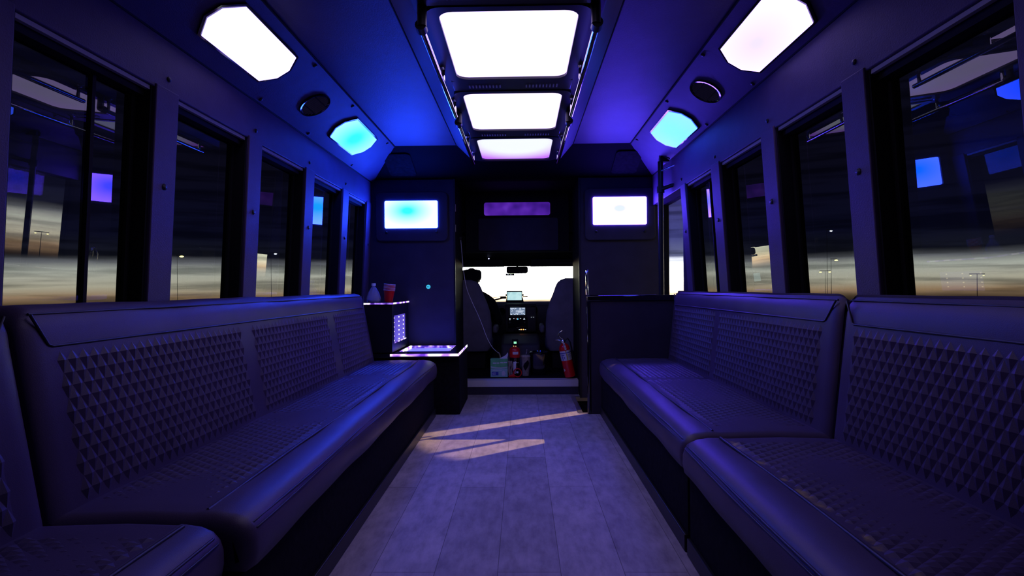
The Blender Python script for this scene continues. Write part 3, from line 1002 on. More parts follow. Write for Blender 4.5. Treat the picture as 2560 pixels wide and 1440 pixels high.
# ------------------------------------------------------------------ ceiling light panels
M['sky_panel'] = glow_panel('ceiling_diffuser', (1.60, 1.12, 2.9), (1.45, 1.22, 2.3), 1.0, (0, 0, 0), (3.4, 2.2, 1), 0.35, 1.05)
M['sky_panel_far'] = glow_panel('ceiling_diffuser_far', (0.62, 0.18, 1.5), (0.93, 0.98, 1.15), 1.0, (0, -0.16, 0), (2.6, 2.1, 1), 0.55, 1.25)
YS = [(0.27, 0.88), (1.085, 1.705), (1.895, 2.515), (2.70, 3.342), (3.527, 4.11)]
LBL = [None, 'rearmost ceiling light panel overhead, seen only mirrored in the side windows', 'largest glowing white ceiling light panel, at the top edge of the photo', 'middle glowing white ceiling light panel between two dark crossbars', 'smallest ceiling light panel, farthest away, tinged violet at its front corners']
for (a, b2), lb in zip(YS, LBL):
    if lb is None:
        continue
    root = thing('ceiling_light', (-0.037, (a + b2) / 2, SZ), lb, 'ceiling light')
    MB().prism(round_rect(-0.278, 0.203, a, b2, 0.05), SZ - 0.006, SZ - 0.0005, 'Z').build('diffuser', 'sky_panel_far' if a > 3.5 else 'sky_panel', root, loc=(-0.037, (a + b2) / 2, SZ - 0.003))
    fr = MB()
    outer, inner = round_rect(-0.318, 0.243, a - 0.03, b2 + 0.03, 0.055), round_rect(-0.276, 0.201, a + 0.002, b2 - 0.002, 0.05)
    n = len(outer)
    z0, z1 = SZ - 0.016, SZ - 0.001
    v = [(p[0], p[1], z0) for p in outer] + [(p[0], p[1], z0) for p in inner] + [(p[0], p[1], z1) for p in outer] + [(p[0], p[1], z1) for p in inner]
    f = []
    for i in range(n):
        j = (i + 1) % n
        f += [(i, j, n + j, n + i), (2 * n + i, 2 * n + j, 3 * n + j, 3 * n + i), (i, j, 2 * n + j, 2 * n + i), (n + i, n + j, 3 * n + j, 3 * n + i)]
    fr.add(v, f).build('frame', 'black', root)
# louvred air bars between the panels, two slot groups each
for ya, yb, lb in ((2.545, 2.67, 'dark ceiling crossbar with air slots between the largest and middle light panels'), (3.372, 3.497, 'dark ceiling crossbar with air slots between the middle and farthest light panels'),
                   (1.735, 1.865, 'dark ceiling crossbar cut off by the top edge of the photo')):
    root = thing('air_bar', (-0.037, (ya + yb) / 2, SZ), lb, 'air vent')
    MB().box(-0.31, 0.235, ya, yb, SZ - 0.012, SZ - 0.002).build('bar_body', 'black', root, bevel=0.004)
    for xa in (-0.235, 0.025):
        g = MB()
        for k in range(10):
            g.box(xa + 0.0155 * k, xa + 0.0155 * k + 0.006, (ya + yb) / 2 - 0.018, (ya + yb) / 2 + 0.018, SZ - 0.016, SZ - 0.0121)
        g.build('louvres', 'whiteplastic', root)

# ------------------------------------------------------------------ grab rails on the ceiling
for side, ya, yb, lb in ((-1, 1.93, 2.84, 'chrome ceiling grab rail on the blue-lit side, the nearer and longer one'), (1, 1.93, 2.84, 'chrome ceiling grab rail on the violet-lit side, the nearer and longer one'),
                         (-1, 3.04, 3.92, 'chrome ceiling grab rail on the blue-lit side, the farther one'), (1, 3.04, 3.92, 'chrome ceiling grab rail on the violet-lit side, the farther one'),
                         ):
    x = -0.328 if side < 0 else 0.256
    zr = 1.77
    root = thing('grab_rail', (x, (ya + yb) / 2, zr), lb, 'grab rail', 'chrome grab rails under the ceiling')
    MB().tube([(x, ya - 0.03, zr), (x, yb + 0.03, zr)], 0.0115, 14).build('rail', 'chrome', root, smooth=60)
    for i, y in enumerate((ya + 0.0, (ya + yb) / 2 + 0.03, yb - 0.01)):
        MB().lathe([(0.020, 0), (0.020, 0.004), (0.0085, 0.010), (0.0095, SZ - zr - 0.006)], (x, y, SZ - 0.001), 16, (0, 0, -1)).build('bracket', 'chrome', root, smooth=50)
    MB().tube([(x, ya - 0.055, zr + 0.004), (x, ya - 0.02, zr)], 0.019, 14).tube([(x - side * 0.004, ya - 0.05, zr), (x - side * 0.004, ya - 0.05, SZ - 0.002)], 0.016, 12).build('end_mount', 'black', root, smooth=60)


# ------------------------------------------------------------------ cove lights and vents
def cove_frame(side):
    xa, za, xb, zb = CL if side < 0 else CR
    a, b2 = Vector((xa, 0, za)), Vector((xb, 0, zb))
    d = (b2 - a).normalized()
    n = Vector((d.z, 0, -d.x)) if side < 0 else Vector((-d.z, 0, d.x))
    if n.z > 0:
        n = -n
    return a, b2, d, n


def cove_pt(side, across, y, lift):
    a, b2, d, n = cove_frame(side)
    m_ = (a + b2) / 2
    p = m_ + d * across + n * lift
    return Vector((p.x, y, p.z))


def slab(side, poly, yc, l0, l1, off=0.0):
    n = len(poly)
    v = [cove_pt(side, p[0] + off, yc + p[1], l0) for p in poly] + [cove_pt(side, p[0] + off, yc + p[1], l1) for p in poly]
    return MB().add(v, [tuple(range(n)), tuple(range(2 * n - 1, n - 1, -1))] + [(i, (i + 1) % n, n + (i + 1) % n, n + i) for i in range(n)])


def cove_light(side, yc, m, label):
    root = thing('cove_light', cove_pt(side, 0, yc, 0), label, 'light panel')
    off = 0.018 if side < 0 else -0.010
    slab(side, oct_poly(0.105, 0.234, 0.075, 3), yc, 0.0005, 0.010, off).build('bezel', 'gloss', root)
    c = cove_pt(side, off, yc, 0.012)
    slab(side, oct_poly(0.096, 0.222, 0.070, 3), yc, 0.0105, 0.014, off).build('diffuser', m, root, loc=c)


M['cl_near_l'] = glow_panel('cove_blue_white', (1.25, 1.02, 3.0), (1.25, 1.02, 2.6), 1.0, (0, 0, 0), (5, 3.5, 5), 0.1, 1.0)
M['cl_far_l'] = glow_panel('cove_cyan', (0.42, 1.2, 20.0), (0.02, 0.92, 18.0), 1.0, (0, 0, 0), (5, 3.5, 5), 0.2, 1.0)
M['cl_near_r'] = glow_panel('cove_violet_white', (1.5, 1.02, 3.4), (0.93, 0.82, 2.6), 1.0, (0, 0.05, 0), (7, 3.2, 7), 0.1, 0.9)
M['cl_far_r'] = glow_panel('cove_cyan_pale', (0.30, 0.90, 10.0), (0.20, 0.95, 10.0), 1.0, (0, 0, 0), (5, 3.5, 5), 0.2, 1.0)
cove_light(-1, 2.245, 'cl_near_l', 'large glowing white cove light on the blue side, nearest the viewer')
cove_light(-1, 3.62, 'cl_far_l', 'small glowing cyan cove light on the blue side, beyond the oval vent')
cove_light(1, 2.22, 'cl_near_r', 'large glowing pinkish-white cove light on the violet side, nearest the viewer')
cove_light(1, 3.53, 'cl_far_r', 'small glowing cyan cove light on the violet side, above the entry door')


def oval_vent(side, yc, label):
    root = thing('air_vent', cove_pt(side, 0, yc, 0), label, 'air vent', 'oval vents in the coves')
    off = 0.005
    el = [(0.085 * math.cos(2 * PI * k / 40), 0.105 * math.sin(2 * PI * k / 40)) for k in range(40)]
    el2 = [(p[0] * 0.86, p[1] * 0.86) for p in el]
    n = 40
    v = [cove_pt(side, p[0] + off, yc + p[1], 0.0005) for p in el] + [cove_pt(side, p[0] * 0.97 + off, yc + p[1] * 0.97, 0.010) for p in el] + [cove_pt(side, p[0] + off, yc + p[1], 0.008) for p in el2] + [cove_pt(side, p[0] + off, yc + p[1], 0.001) for p in el2]
    f = []
    for r_ in range(3):
        f += [(r_ * n + i, r_ * n + (i + 1) % n, (r_ + 1) * n + (i + 1) % n, (r_ + 1) * n + i) for i in range(n)]
    MB().add(v, f).build('bezel', 'gloss', root, smooth=50)
    slab(side, el2, yc, 0.0006, 0.002, off).build('back_plate', 'black', root)
    g = MB()
    for k in range(-4, 5):
        hw = 0.070 * math.sqrt(max(0, 1 - (k * 0.019 / 0.088) ** 2))
        q = [cove_pt(side, off + s_ * hw, yc + k * 0.019 + t_, l_) for l_, t_ in ((0.0022, 0.0), (0.008, 0.006)) for s_ in (-1, 1)]
        q2 = [p + Vector((0, 0.002, 0)) for p in q]
        g.add(q + q2, [(0, 1, 3, 2), (4, 6, 7, 5), (0, 4, 5, 1), (2, 3, 7, 6), (0, 2, 6, 4), (1, 5, 7, 3)])
    g.build('slats', 'gloss', root)
    g = MB()
    for a_ in (-0.035, 0.035):
        q = [cove_pt(side, off + a_ + s_ * 0.002, yc + t_, l_) for l_ in (0.0022, 0.010) for t_ in (-0.075, 0.075) for s_ in (-1, 1)]
        g.add(q, [(0, 1, 3, 2), (4, 6, 7, 5), (0, 4, 5, 1), (2, 3, 7, 6), (0, 2, 6, 4), (1, 5, 7, 3)])
    g.build('crossbars', 'gloss', root)


oval_vent(-1, 2.96, 'dark oval air vent in the cove on the blue-lit side')
oval_vent(1, 2.87, 'dark oval air vent in the cove on the violet-lit side')

#CAB#
# ------------------------------------------------------------------ driver's cab shell
cb = MB().box(-1.36, -0.95, 4.71, 6.6, 0.0, 2.0).box(0.95, 1.2, 4.71, 6.6, -0.03, 2.0).box(-0.95, -0.58, 4.71, 5.30, 0.118, 2.0).box(0.503, 0.95, 4.71, 5.30, 0.118, 2.0)
struct(cb.build('wall_cab_sides', 'rubber'))
rf = MB().prism([(5.34, 1.24), (5.75, 1.255), (6.17, 1.135), (6.20, 1.16), (5.9, 1.36), (5.34, 1.42)], -0.95, 0.95, 'X')
struct(rf.build('ceiling_cab', 'rubber'))
struct(MB().box(-0.95, 0.95, 5.34, 5.40, 1.40, 2.0).box(-0.95, 0.95, 5.34, 6.3, 1.98, 2.0).build('wall_cab_top', 'rubber'))
ws_ = sroot('window_40', (0, 6.3, 0.75))
MB().prism([(6.16, 1.14), (6.56, 0.70), (6.566, 0.705), (6.166, 1.146)], -0.90, 0.90, 'X').build('glass', 'windglass', ws_)
fr = MB()
for s_ in (-1, 1):
    fr.prism([(6.15, 1.16), (6.50, 0.70), (6.60, 0.70), (6.22, 1.16)], s_ * 0.90, s_ * 0.96, 'X')
fr.box(-0.95, 0.95, 6.50, 6.60, 0.10, 0.70)
fr.build('window_frame', 'rubber', ws_)

# dashboard with its centre stack
da = thing('dashboard', (0, 6.1, 0.118), 'dark dashboard with lit centre screen and controls below the bright windscreen', 'dashboard')
MB().prism([(6.50, 0.715), (6.20, 0.752), (6.02, 0.742), (5.955, 0.715), (5.94, 0.66), (5.99, 0.50), (6.08, 0.40), (6.10, 0.122), (6.50, 0.122)], -0.94, 0.94, 'X').build('dash_body', 'dash', da, bevel=0.008)
MB().prism([(5.93, 0.735), (5.90, 0.69), (5.91, 0.53), (5.94, 0.44), (6.02, 0.42), (6.02, 0.74)], -0.175, 0.145, 'X').build('centre_stack', 'dash', da, bevel=0.01)
FY = 5.893
M['radio'] = emit('radio_screen_glow', (0.16, 0.22, 0.34), 1.0)
M['ui'] = emit('screen_white', (0.75, 0.85, 1.0), 1.0)
rd = MB().box(-0.136, 0.041, FY, FY + 0.03, 0.611, 0.707).build('radio_surround', 'gloss', da, bevel=0.004)
MB().box(-0.126, 0.031, FY - 0.003, FY - 0.0005, 0.621, 0.697).build('screen', 'radio', rd)
u = MB()
rnd = random.Random(4)
for (z, xs) in ((0.689, [(-.122, -.085), (-.08, -.06), (-.03, -.01), (0.0, 0.028)]), (0.675, [(-.115, -.10), (-.08, -.075), (-.03, -.012)]), (0.662, [(-.066, .02)]), (0.650, [(-.066, -.06), (-.048, .006)]),
                (0.637, [(-.12, -.115), (-.095, -.09), (-.07, -.045), (-.04, -.035), (-.01, .0), (.005, .02)]), (0.626, [(-.12, -.106), (-.082, -.07), (-.055, -.045), (.018, .027)])):
    for a, b2 in xs:
        u.box(a, b2, FY - 0.0045, FY - 0.0032, z - 0.003, z + 0.003)
u.tube([(-.110, FY - .004, .655), (-.100, FY - .004, .666)], 0.003, 6)
u.build('readout', 'ui', rd)
# climate panel
cl = MB().box(-0.15, 0.055, FY, FY + 0.03, 0.50, 0.60).build('climate_panel', 'gloss', da, bevel=0.004)
u = MB()
for x, z, w_ in ((-.128, .583, .008), (-.128, .571, .006), (-.087, .583, .006), (-.018, .584, .006), (.02, .585, .006), (.02, .573, .009)):
    u.box(x - w_, x + w_, FY - 0.0025, FY - 0.0008, z - 0.002, z + 0.002)
u.build('button_marks', 'ui', cl)
M['warmui'] = emit('temp_dot', (0.9, 0.25, 0.25), 1.0)
M['coolui'] = emit('temp_dot_cool', (0.1, 0.5, 0.7), 1.0)
MB().box(-0.066, -0.055, FY - 0.0025, FY - 0.0008, 0.577, 0.583).build('temperature_mark', 'warmui', cl)
MB().lathe([(0.009, 0), (0.007, 0.002)], (-0.048, FY - 0.0008, 0.578), 12, (0, -1, 0)).build('temperature_mark', 'coolui', cl)
for x in (-0.13, 0.025):
    MB().lathe([(0.016, 0), (0.016, 0.012), (0.011, 0.016)], (x, FY - 0.0005, 0.538), 20, (0, -1, 0)).build('knob', 'black', cl, smooth=50)
MB().lathe([(0.006, 0), (0.004, 0.002)], (-0.13, FY - 0.0168, 0.540), 10, (0, -1, 0)).build('knob_mark', 'greyplastic', cl)
# lower switches
sw_ = MB().box(-0.15, 0.055, 5.908, 5.95, 0.445, 0.492).build('switch_panel', 'gloss', da, bevel=0.004)
M['orange'] = emit('orange_lamp', (2.5, 0.7, 0.15), 1.6)
for x in (-0.012, 0.010):
    MB().ball((x, 5.906, 0.468), 0.0055, n=10, m=6).build('indicator', 'orange', sw_, smooth=180)
MB().box(-0.037, -0.022, 5.905, 5.9075, 0.466, 0.469).box(0.023, 0.038, 5.905, 5.9075, 0.466, 0.469).build('switch_marks', 'ui', sw_)
# round side vent with violet sparkle, blue lamp
rv = MB().lathe([(0.046, 0), (0.046, 0.018), (0.038, 0.022), (0.034, 0.010), (0.001, 0.008)], (0.113, 5.93, 0.668), 28, (0, -1, 0)).build('round_vent', 'gloss', da, smooth=40)
g = MB()
for k in range(-2, 3):
    g.box(0.113 - 0.030, 0.113 + 0.030, 5.913, 5.918, 0.668 + 0.012 * k - 0.002, 0.668 + 0.012 * k + 0.002)
g.build('slats', 'black', rv)
M['bluelamp'] = emit('blue_lamp', (0.15, 0.25, 3.0), 1.5)
MB().ball((0.132, 5.928, 0.560), 0.006, n=10, m=6).build('indicator', 'bluelamp', da, smooth=180)
MB().box(0.09, 0.10, 5.9, 5.93, 0.594, 0.597).box(0.112, 0.122, 5.9, 5.93, 0.594, 0.597).build('button_marks', 'ui', da)
rv2 = MB().lathe([(0.04, 0), (0.04, 0.018), (0.033, 0.022), (0.03, 0.010), (0.001, 0.008)], (-0.215, 5.945, 0.655), 28, (0, -1, 0)).build('round_vent', 'gloss', da, smooth=40)

# steering wheel
q = Matrix.Rotation(R(-62), 3, 'X')
cw = Vector((-0.52, 5.86, 0.60))
ring = [cw + q @ Vector((0.19 * math.cos(2 * PI * k / 40), 0.19 * math.sin(2 * PI * k / 40), 0)) for k in range(41)]
sw2 = MB().tube(ring, 0.014, 10, cap=False).build('steering_wheel', 'black', da, smooth=60)
h_ = MB().ball(tuple(cw), 0.055, 0.045, 0.045)
for a in (200, 340, 90):
    h_.tube([cw, cw + q @ Vector((0.185 * math.cos(R(a)), 0.185 * math.sin(R(a)), 0))], 0.012, 8)
h_.build('hub', 'black', sw2, smooth=50)
MB().tube([cw, cw + Vector((0, 0.16, -0.08))], 0.03, 12).build('column', 'black', sw2, smooth=60)

# engine cover between the seats with a lit controller
ec = thing('engine_cover', (-0.03, 5.65, 0.118), 'dark engine cover between the two cab seats', 'engine cover')
MB().prism([(5.38, 0.12), (5.42, 0.36), (5.60, 0.42), (5.90, 0.43), (5.90, 0.12)], -0.21, 0.17, 'X').build('cover', 'dash', ec, bevel=0.03, seg=4)
co_ = thing('control_pad', (-0.067, 5.36, 0.36), 'small black control pad with green display and orange keys above the clutter', 'control pad')
MB().box(-0.098, -0.040, 5.355, 5.375, 0.29, 0.42).build('pad_body', 'black', co_, bevel=0.004)
M['greenlcd'] = emit('green_display', (0.35, 1.0, 0.62), 1.0)
MB().box(-0.082, -0.056, 5.351, 5.3545, 0.375, 0.395).build('display', 'greenlcd', co_)
M['amber'] = emit('amber_keys', (1.0, 0.45, 0.18), 1.0)
MB().box(-0.088, -0.080, 5.351, 5.3545, 0.350, 0.356).box(-0.070, -0.058, 5.351, 5.3545, 0.350, 0.354).build('keys', 'amber', co_)
MB().box(-0.088, -0.080, 5.351, 5.3545, 0.332, 0.336).box(-0.076, -0.060, 5.351, 5.3545, 0.331, 0.335).build('keys', 'ui', co_)

# screen standing on the dash
gp = thing('navigation_screen', (-0.08, 6.03, 0.748), 'small lit navigation screen standing on the dashboard', 'screen')
MB().box(-0.165, 0.004, 6.02, 6.04, 0.758, 0.870).build('case', 'black', gp, bevel=0.006)
M['gps'] = led_strip_mat('navigation_glow', [(0.3, (0.40, 0.68, 0.72)), (0.55, (0.55, 0.82, 0.84)), (0.75, (0.30, 0.55, 0.62))], 14, 1.0)
MB().box(-0.157, -0.004, 6.017, 6.0195, 0.771, 0.858).build('screen', 'gps', gp)
MB().prism([(-0.175, 0.748), (0.018, 0.748), (0.006, 0.80), (-0.165, 0.80)], 6.041, 6.075).build('stand', 'black', gp, bevel=0.004)
MB().ball((-0.168, 6.045, 0.825), 0.010, n=10, m=8).ball((0.010, 6.045, 0.825), 0.010, n=10, m=8).build('clip', 'black', gp, smooth=180)
MB().tube([(0.008, 6.07, 0.806), (0.060, 6.08, 0.810)], 0.006, 8).build('plug', 'black', gp, smooth=60)
MB().tube([(-0.16, 6.07, 0.80), (-0.22, 6.09, 0.806), (-0.30, 6.12, 0.80), (-0.37, 6.15, 0.775), (-0.42, 6.15, 0.757)], 0.003, 6).build('lead', 'black', gp, smooth=60)
ph = gp
MB().tube([(-0.40, 6.15, 0.758), (-0.30, 6.12, 0.772), (-0.20, 6.10, 0.795)], 0.008, 8).build('mount_arm', 'black', ph, smooth=60)
MB().box(-0.235, -0.170, 6.09, 6.11, 0.785, 0.812).build('cradle', 'black', ph, bevel=0.004)

# mirror, dash camera, sun visors
mi = thing('rear_view_mirror', (-0.055, 6.08, 1.10), 'dark rear-view mirror at the top centre of the windscreen', 'mirror')
MB().prism(round_rect(-0.165, 0.065, 1.055, 1.13, 0.022), 6.06, 6.085).build('housing', 'black', mi, bevel=0.006)
MB().tube([(-0.05, 6.085, 1.10), (-0.05, 6.16, 1.14)], 0.010, 8).build('mount', 'black', mi, smooth=60)
dc = thing('dash_camera', (-0.125, 6.05, 1.052), 'tiny dash camera with lit icons hanging below the mirror', 'camera')
MB().box(-0.172, -0.080, 6.045, 6.07, 1.034, 1.054).build('camera_body', 'black', dc, bevel=0.003)
MB().box(-0.150, -0.143, 6.0425, 6.0445, 1.041, 1.048).box(-0.125, -0.119, 6.0425, 6.0445, 1.040, 1.045).box(-0.108, -0.104, 6.0425, 6.0445, 1.042, 1.046).build('icons', 'ui', dc)
for x0_, x1_, lb in ((-0.72, -0.20, 'dark sun visor folded up above the driver'), (0.10, 0.62, 'dark sun visor folded up above the empty front seat')):
    vi = thing('sun_visor', ((x0_ + x1_) / 2, 6.05, 1.16), lb, 'sun visor')
    MB().prism([(5.93, 1.192), (6.12, 1.128), (6.125, 1.138), (5.935, 1.204)], x0_, x1_, 'X').build('visor_board', 'bulkhead', vi, bevel=0.004)
    MB().tube([(x0_ - 0.01, 6.125, 1.134), (x1_ + 0.01, 6.125, 1.134)], 0.006, 8).build('hinge_rod', 'black', vi, smooth=60)
    if x0_ > 0:
        MB().box(0.36, 0.56, 5.996, 6.0, 1.150, 1.168).build('label', 'greyplastic', vi)
al = thing('alarm_sensor', (-0.345, 5.88, 1.21), 'tiny bright white indicator lamp under the cab roof', 'indicator')
MB().box(-0.365, -0.325, 5.87, 5.90, 1.195, 1.225).build('sensor_body', 'black', al, bevel=0.003)
M['whitelamp'] = emit('white_lamp', (0.8, 0.85, 1.6), 3.0)
MB().ball((-0.340, 5.866, 1.205), 0.0065, n=10, m=6).build('lamp', 'whitelamp', al, smooth=180)

# hood outside the windscreen, ahead
struct(MB().prism([(6.62, 0.66), (6.75, 0.735), (7.5, 0.715), (7.8, 0.55), (7.8, 0.3), (6.62, 0.3)], -0.75, 0.80, 'X').build('exterior_hood', mat('white_coach_paint', (0.5, 0.5, 0.5), 0.35), bevel=0.03))


# ------------------------------------------------------------------ cab seats
def loft(levels, n=24):
    """levels: (z, cx, cy, half width, half depth, squareness)"""
    v = []
    for z, cx, cy, hw, hd, sq in levels:
        for k in range(n):
            a = 2 * PI * k / n
            c_, s_ = math.cos(a), math.sin(a)
            v.append((cx + hw * math.copysign(abs(c_) ** (2 / sq), c_), cy + hd * math.copysign(abs(s_) ** (2 / sq), s_), z))
    m = len(levels)
    f = [(i * n + k, i * n + (k + 1) % n, (i + 1) * n + (k + 1) % n, (i + 1) * n + k) for i in range(m - 1) for k in range(n)]
    f += [tuple(range(n)), tuple((m - 1) * n + k for k in range(n))]
    return MB().add(v, f)


def cab_seat(cx, top, label):
    root = thing('cab_seat', (cx, 5.55, 0.118), label, 'seat')
    d = top - 0.99
    lv = [(0.30, cx, 5.46, 0.22, 0.05, 3), (0.34, cx, 5.46, 0.245, 0.065, 3), (0.44, cx, 5.455, 0.255, 0.07, 3), (0.56, cx, 5.45, 0.252, 0.07, 3), (0.67, cx, 5.44, 0.240, 0.068, 3),
          (0.76 + d, cx, 5.435, 0.215, 0.062, 3), (0.84 + d, cx, 5.43, 0.182, 0.058, 3), (0.91 + d, cx, 5.425, 0.158, 0.055, 3), (0.95 + d, cx, 5.425, 0.138, 0.052, 2.8), (0.975 + d, cx, 5.425, 0.108, 0.045, 2.5), (0.99 + d, cx, 5.425, 0.06, 0.03, 2)]
    bb = loft(lv, 32).build('backrest', 'seatcloth', root, smooth=60)
    loft([(0.285, cx, 5.70, 0.22, 0.22, 4), (0.30, cx, 5.70, 0.245, 0.245, 4), (0.38, cx, 5.70, 0.25, 0.25, 4), (0.41, cx, 5.70, 0.235, 0.235, 4), (0.42, cx, 5.70, 0.20, 0.20, 4)], 32).build('seat_cushion', 'seatcloth', root, smooth=60)
    MB().box(cx - 0.19, cx + 0.19, 5.48, 5.90, 0.119, 0.283).build('pedestal', 'black', root, bevel=0.01)
    ix = cx + (0.285 if cx < 0 else -0.285)
    MB().box(ix - 0.022, ix + 0.022, 5.42, 5.75, 0.47, 0.545).build('armrest', 'greyplastic', root, bevel=0.02, seg=4)
    MB().tube([(cx, 5.37, 0.42), (cx, 5.372, 0.28)], 0.18, 8).v if False else None
    return root


cab_seat(-0.545, 0.98, 'grey cloth driver seat behind the white cable, occupied by the driver')
cab_seat(0.475, 0.99, 'grey cloth high-backed front seat, empty, behind the fire extinguisher')


# ------------------------------------------------------------------ driver
def skin_body(name, joints, edges, parent, m, sub=2):
    me = bpy.data.meshes.new(name)
    me.from_pydata([j[0] for j in joints], edges, [])
    o = bpy.data.objects.new(name, me)
    C.objects.link(o)
    me.materials.append(M[m])
    sk = o.modifiers.new('skin', 'SKIN')
    for i, j in enumerate(joints):
        r_ = j[1] if isinstance(j[1], tuple) else (j[1], j[1])
        me.skin_vertices[0].data[i].radius = r_
    me.skin_vertices[0].data[0].use_root = True
    sk.use_smooth_shade = True
    ss = o.modifiers.new('sub', 'SUBSURF')
    ss.levels = ss.render_levels = sub
    if parent is not None:
        o.parent = parent
        me.transform(Matrix.Translation(-wloc(parent)))
    return o


pe = thing('person', (-0.50, 5.64, 0.42), 'driver in dark jacket and dark cap, seated at the wheel, seen from behind', 'person')
J = [((-0.53, 5.68, 0.50), (0.15, 0.12)), ((-0.52, 5.64, 0.62), (0.14, 0.11)), ((-0.51, 5.62, 0.74), (0.15, 0.11)), ((-0.505, 5.62, 0.83), (0.11, 0.09)), ((-0.50, 5.63, 0.90), (0.052, 0.052)), ((-0.50, 5.64, 0.945), (0.052, 0.055)),
     # right arm
     ((-0.40, 5.62, 0.81), 0.065), ((-0.315, 5.63, 0.765), 0.062), ((-0.265, 5.66, 0.66), 0.052), ((-0.225, 5.70, 0.55), 0.046), ((-0.29, 5.77, 0.58), 0.038), ((-0.355, 5.82, 0.64), 0.028),
     # left arm
     ((-0.62, 5.62, 0.81), 0.065), ((-0.70, 5.63, 0.76), 0.060), ((-0.745, 5.67, 0.66), 0.050), ((-0.76, 5.71, 0.57), 0.045), ((-0.72, 5.78, 0.61), 0.036), ((-0.69, 5.82, 0.66), 0.028),
     # legs
     ((-0.44, 5.72, 0.50), 0.085), ((-0.43, 5.88, 0.50), 0.075), ((-0.43, 5.98, 0.40), 0.060), ((-0.43, 5.98, 0.24), 0.045),
     ((-0.62, 5.72, 0.50), 0.085), ((-0.63, 5.88, 0.50), 0.075), ((-0.63, 5.98, 0.40), 0.060), ((-0.63, 5.98, 0.24), 0.045)]
E_ = [(0, 1), (1, 2), (2, 3), (3, 4), (4, 5), (3, 6), (6, 7), (7, 8), (8, 9), (9, 10), (10, 11), (3, 12), (12, 13), (13, 14), (14, 15), (15, 16), (16, 17),
      (0, 18), (18, 19), (19, 20), (20, 21), (0, 22), (22, 23), (23, 24), (24, 25)]
skin_body('body', J, E_, pe, 'darkcloth')
hc = Vector((-0.50, 5.65, 0.995))
hd_ = MB().ball(tuple(hc), 0.074, 0.092, 0.108, 24, 18)
hd_.ball((hc.x, hc.y + 0.095, hc.z - 0.012), 0.013, 0.018, 0.022, 10, 8)           # nose
for s_ in (-1, 1):
    hd_.ball((hc.x + s_ * 0.076, hc.y, hc.z - 0.008), 0.009, 0.018, 0.030, 10, 8)   # ears
hd_.ball((hc.x, hc.y + 0.083, hc.z - 0.050), 0.024, 0.010, 0.008, 10, 8)            # mouth
hd_.build('head', 'skin', pe, smooth=180)
ey = MB()
for s_ in (-1, 1):
    ey.ball((hc.x + s_ * 0.030, hc.y + 0.083, hc.z + 0.006), 0.011, 0.008, 0.008, 10, 8)
ey.build('eyes', 'whiteplastic', pe, smooth=180)
loft([(hc.z - 0.055, hc.x, hc.y - 0.035, 0.055, 0.045, 2), (hc.z - 0.02, hc.x, hc.y - 0.028, 0.079, 0.072, 2), (hc.z + 0.03, hc.x, hc.y - 0.02, 0.082, 0.086, 2), (hc.z + 0.05, hc.x, hc.y - 0.01, 0.078, 0.09, 2)]).build('hair', 'hair', pe, smooth=60)
cp = loft([(hc.z - 0.012, hc.x, hc.y - 0.012, 0.094, 0.104, 2.2), (hc.z + 0.03, hc.x, hc.y - 0.010, 0.101, 0.110, 2.3), (hc.z + 0.065, hc.x, hc.y - 0.006, 0.099, 0.108, 2.4), (hc.z + 0.085, hc.x, hc.y - 0.004, 0.086, 0.098, 2.3), (hc.z + 0.093, hc.x, hc.y, 0.05, 0.06, 2)])
cp.build('cap', 'darkcloth', pe, smooth=60)
# hands closed on the wheel rim
for s_, w_ in ((1, Vector((-0.355, 5.82, 0.64))), (-1, Vector((-0.69, 5.82, 0.66)))):
    hand = MB()
    pj = [(tuple(w_), (0.026, 0.020)), (tuple(w_ + Vector((0, 0.035, 0.018))), (0.034, 0.018)), (tuple(w_ + Vector((0, 0.060, 0.030))), (0.032, 0.016))]
    ed = [(0, 1), (1, 2)]
    for k, ln in enumerate((0.9, 1.0, 0.95, 0.75)):
        o_ = (k - 1.5) * 0.017
        b0 = w_ + Vector((o_, 0.062, 0.034))
        i0 = len(pj)
        pj += [(tuple(b0), 0.009), (tuple(b0 + Vector((0, 0.022 * ln, 0.012))), 0.0085), (tuple(b0 + Vector((0, 0.034 * ln, -0.008))), 0.008), (tuple(b0 + Vector((0, 0.024 * ln, -0.026))), 0.007)]
        ed += [(2, i0), (i0, i0 + 1), (i0 + 1, i0 + 2), (i0 + 2, i0 + 3)]
    i0 = len(pj)
    pj += [(tuple(w_ + Vector((-s_ * 0.032, 0.035, 0.006))), 0.010), (tuple(w_ + Vector((-s_ * 0.040, 0.055, -0.004))), 0.009), (tuple(w_ + Vector((-s_ * 0.030, 0.070, -0.010))), 0.008)]
    ed += [(1, i0), (i0, i0 + 1), (i0 + 1, i0 + 2)]
    skin_body('hand', pj, ed, pe, 'skin', 1)

# ------------------------------------------------------------------ clutter on the cab floor
PZ = 0.1185
gb = thing('glove_box', (-0.207, 5.02, PZ), 'small green and white card box marked 60 on the cab floor', 'box')
MB().box(-0.283, -0.131, 4.985, 5.06, PZ, 0.279).build('carton', 'green', gb, bevel=0.002)
fy = 4.9845
MB().box(-0.281, -0.133, fy - 0.001, fy, PZ + 0.004, 0.195).build('lower_print', 'palegreen', gb)
wv = [(-0.281, 0.213)] + [(-0.281 + 0.148 * k / 14, 0.213 - 0.010 * math.sin(k / 14 * PI) + 0.008 * k / 14) for k in range(15)] + [(-0.133, 0.206)] + [(-0.133 - 0.148 * k / 14, 0.200 - 0.012 * math.sin(k / 14 * PI)) for k in range(15)]
MB().prism([(-0.281, 0.214), (-0.24, 0.206), (-0.19, 0.204), (-0.133, 0.210), (-0.133, 0.204), (-0.19, 0.196), (-0.24, 0.198), (-0.281, 0.205)], fy - 0.0015, fy).build('wave_print', 'white', gb)
tx = MB()
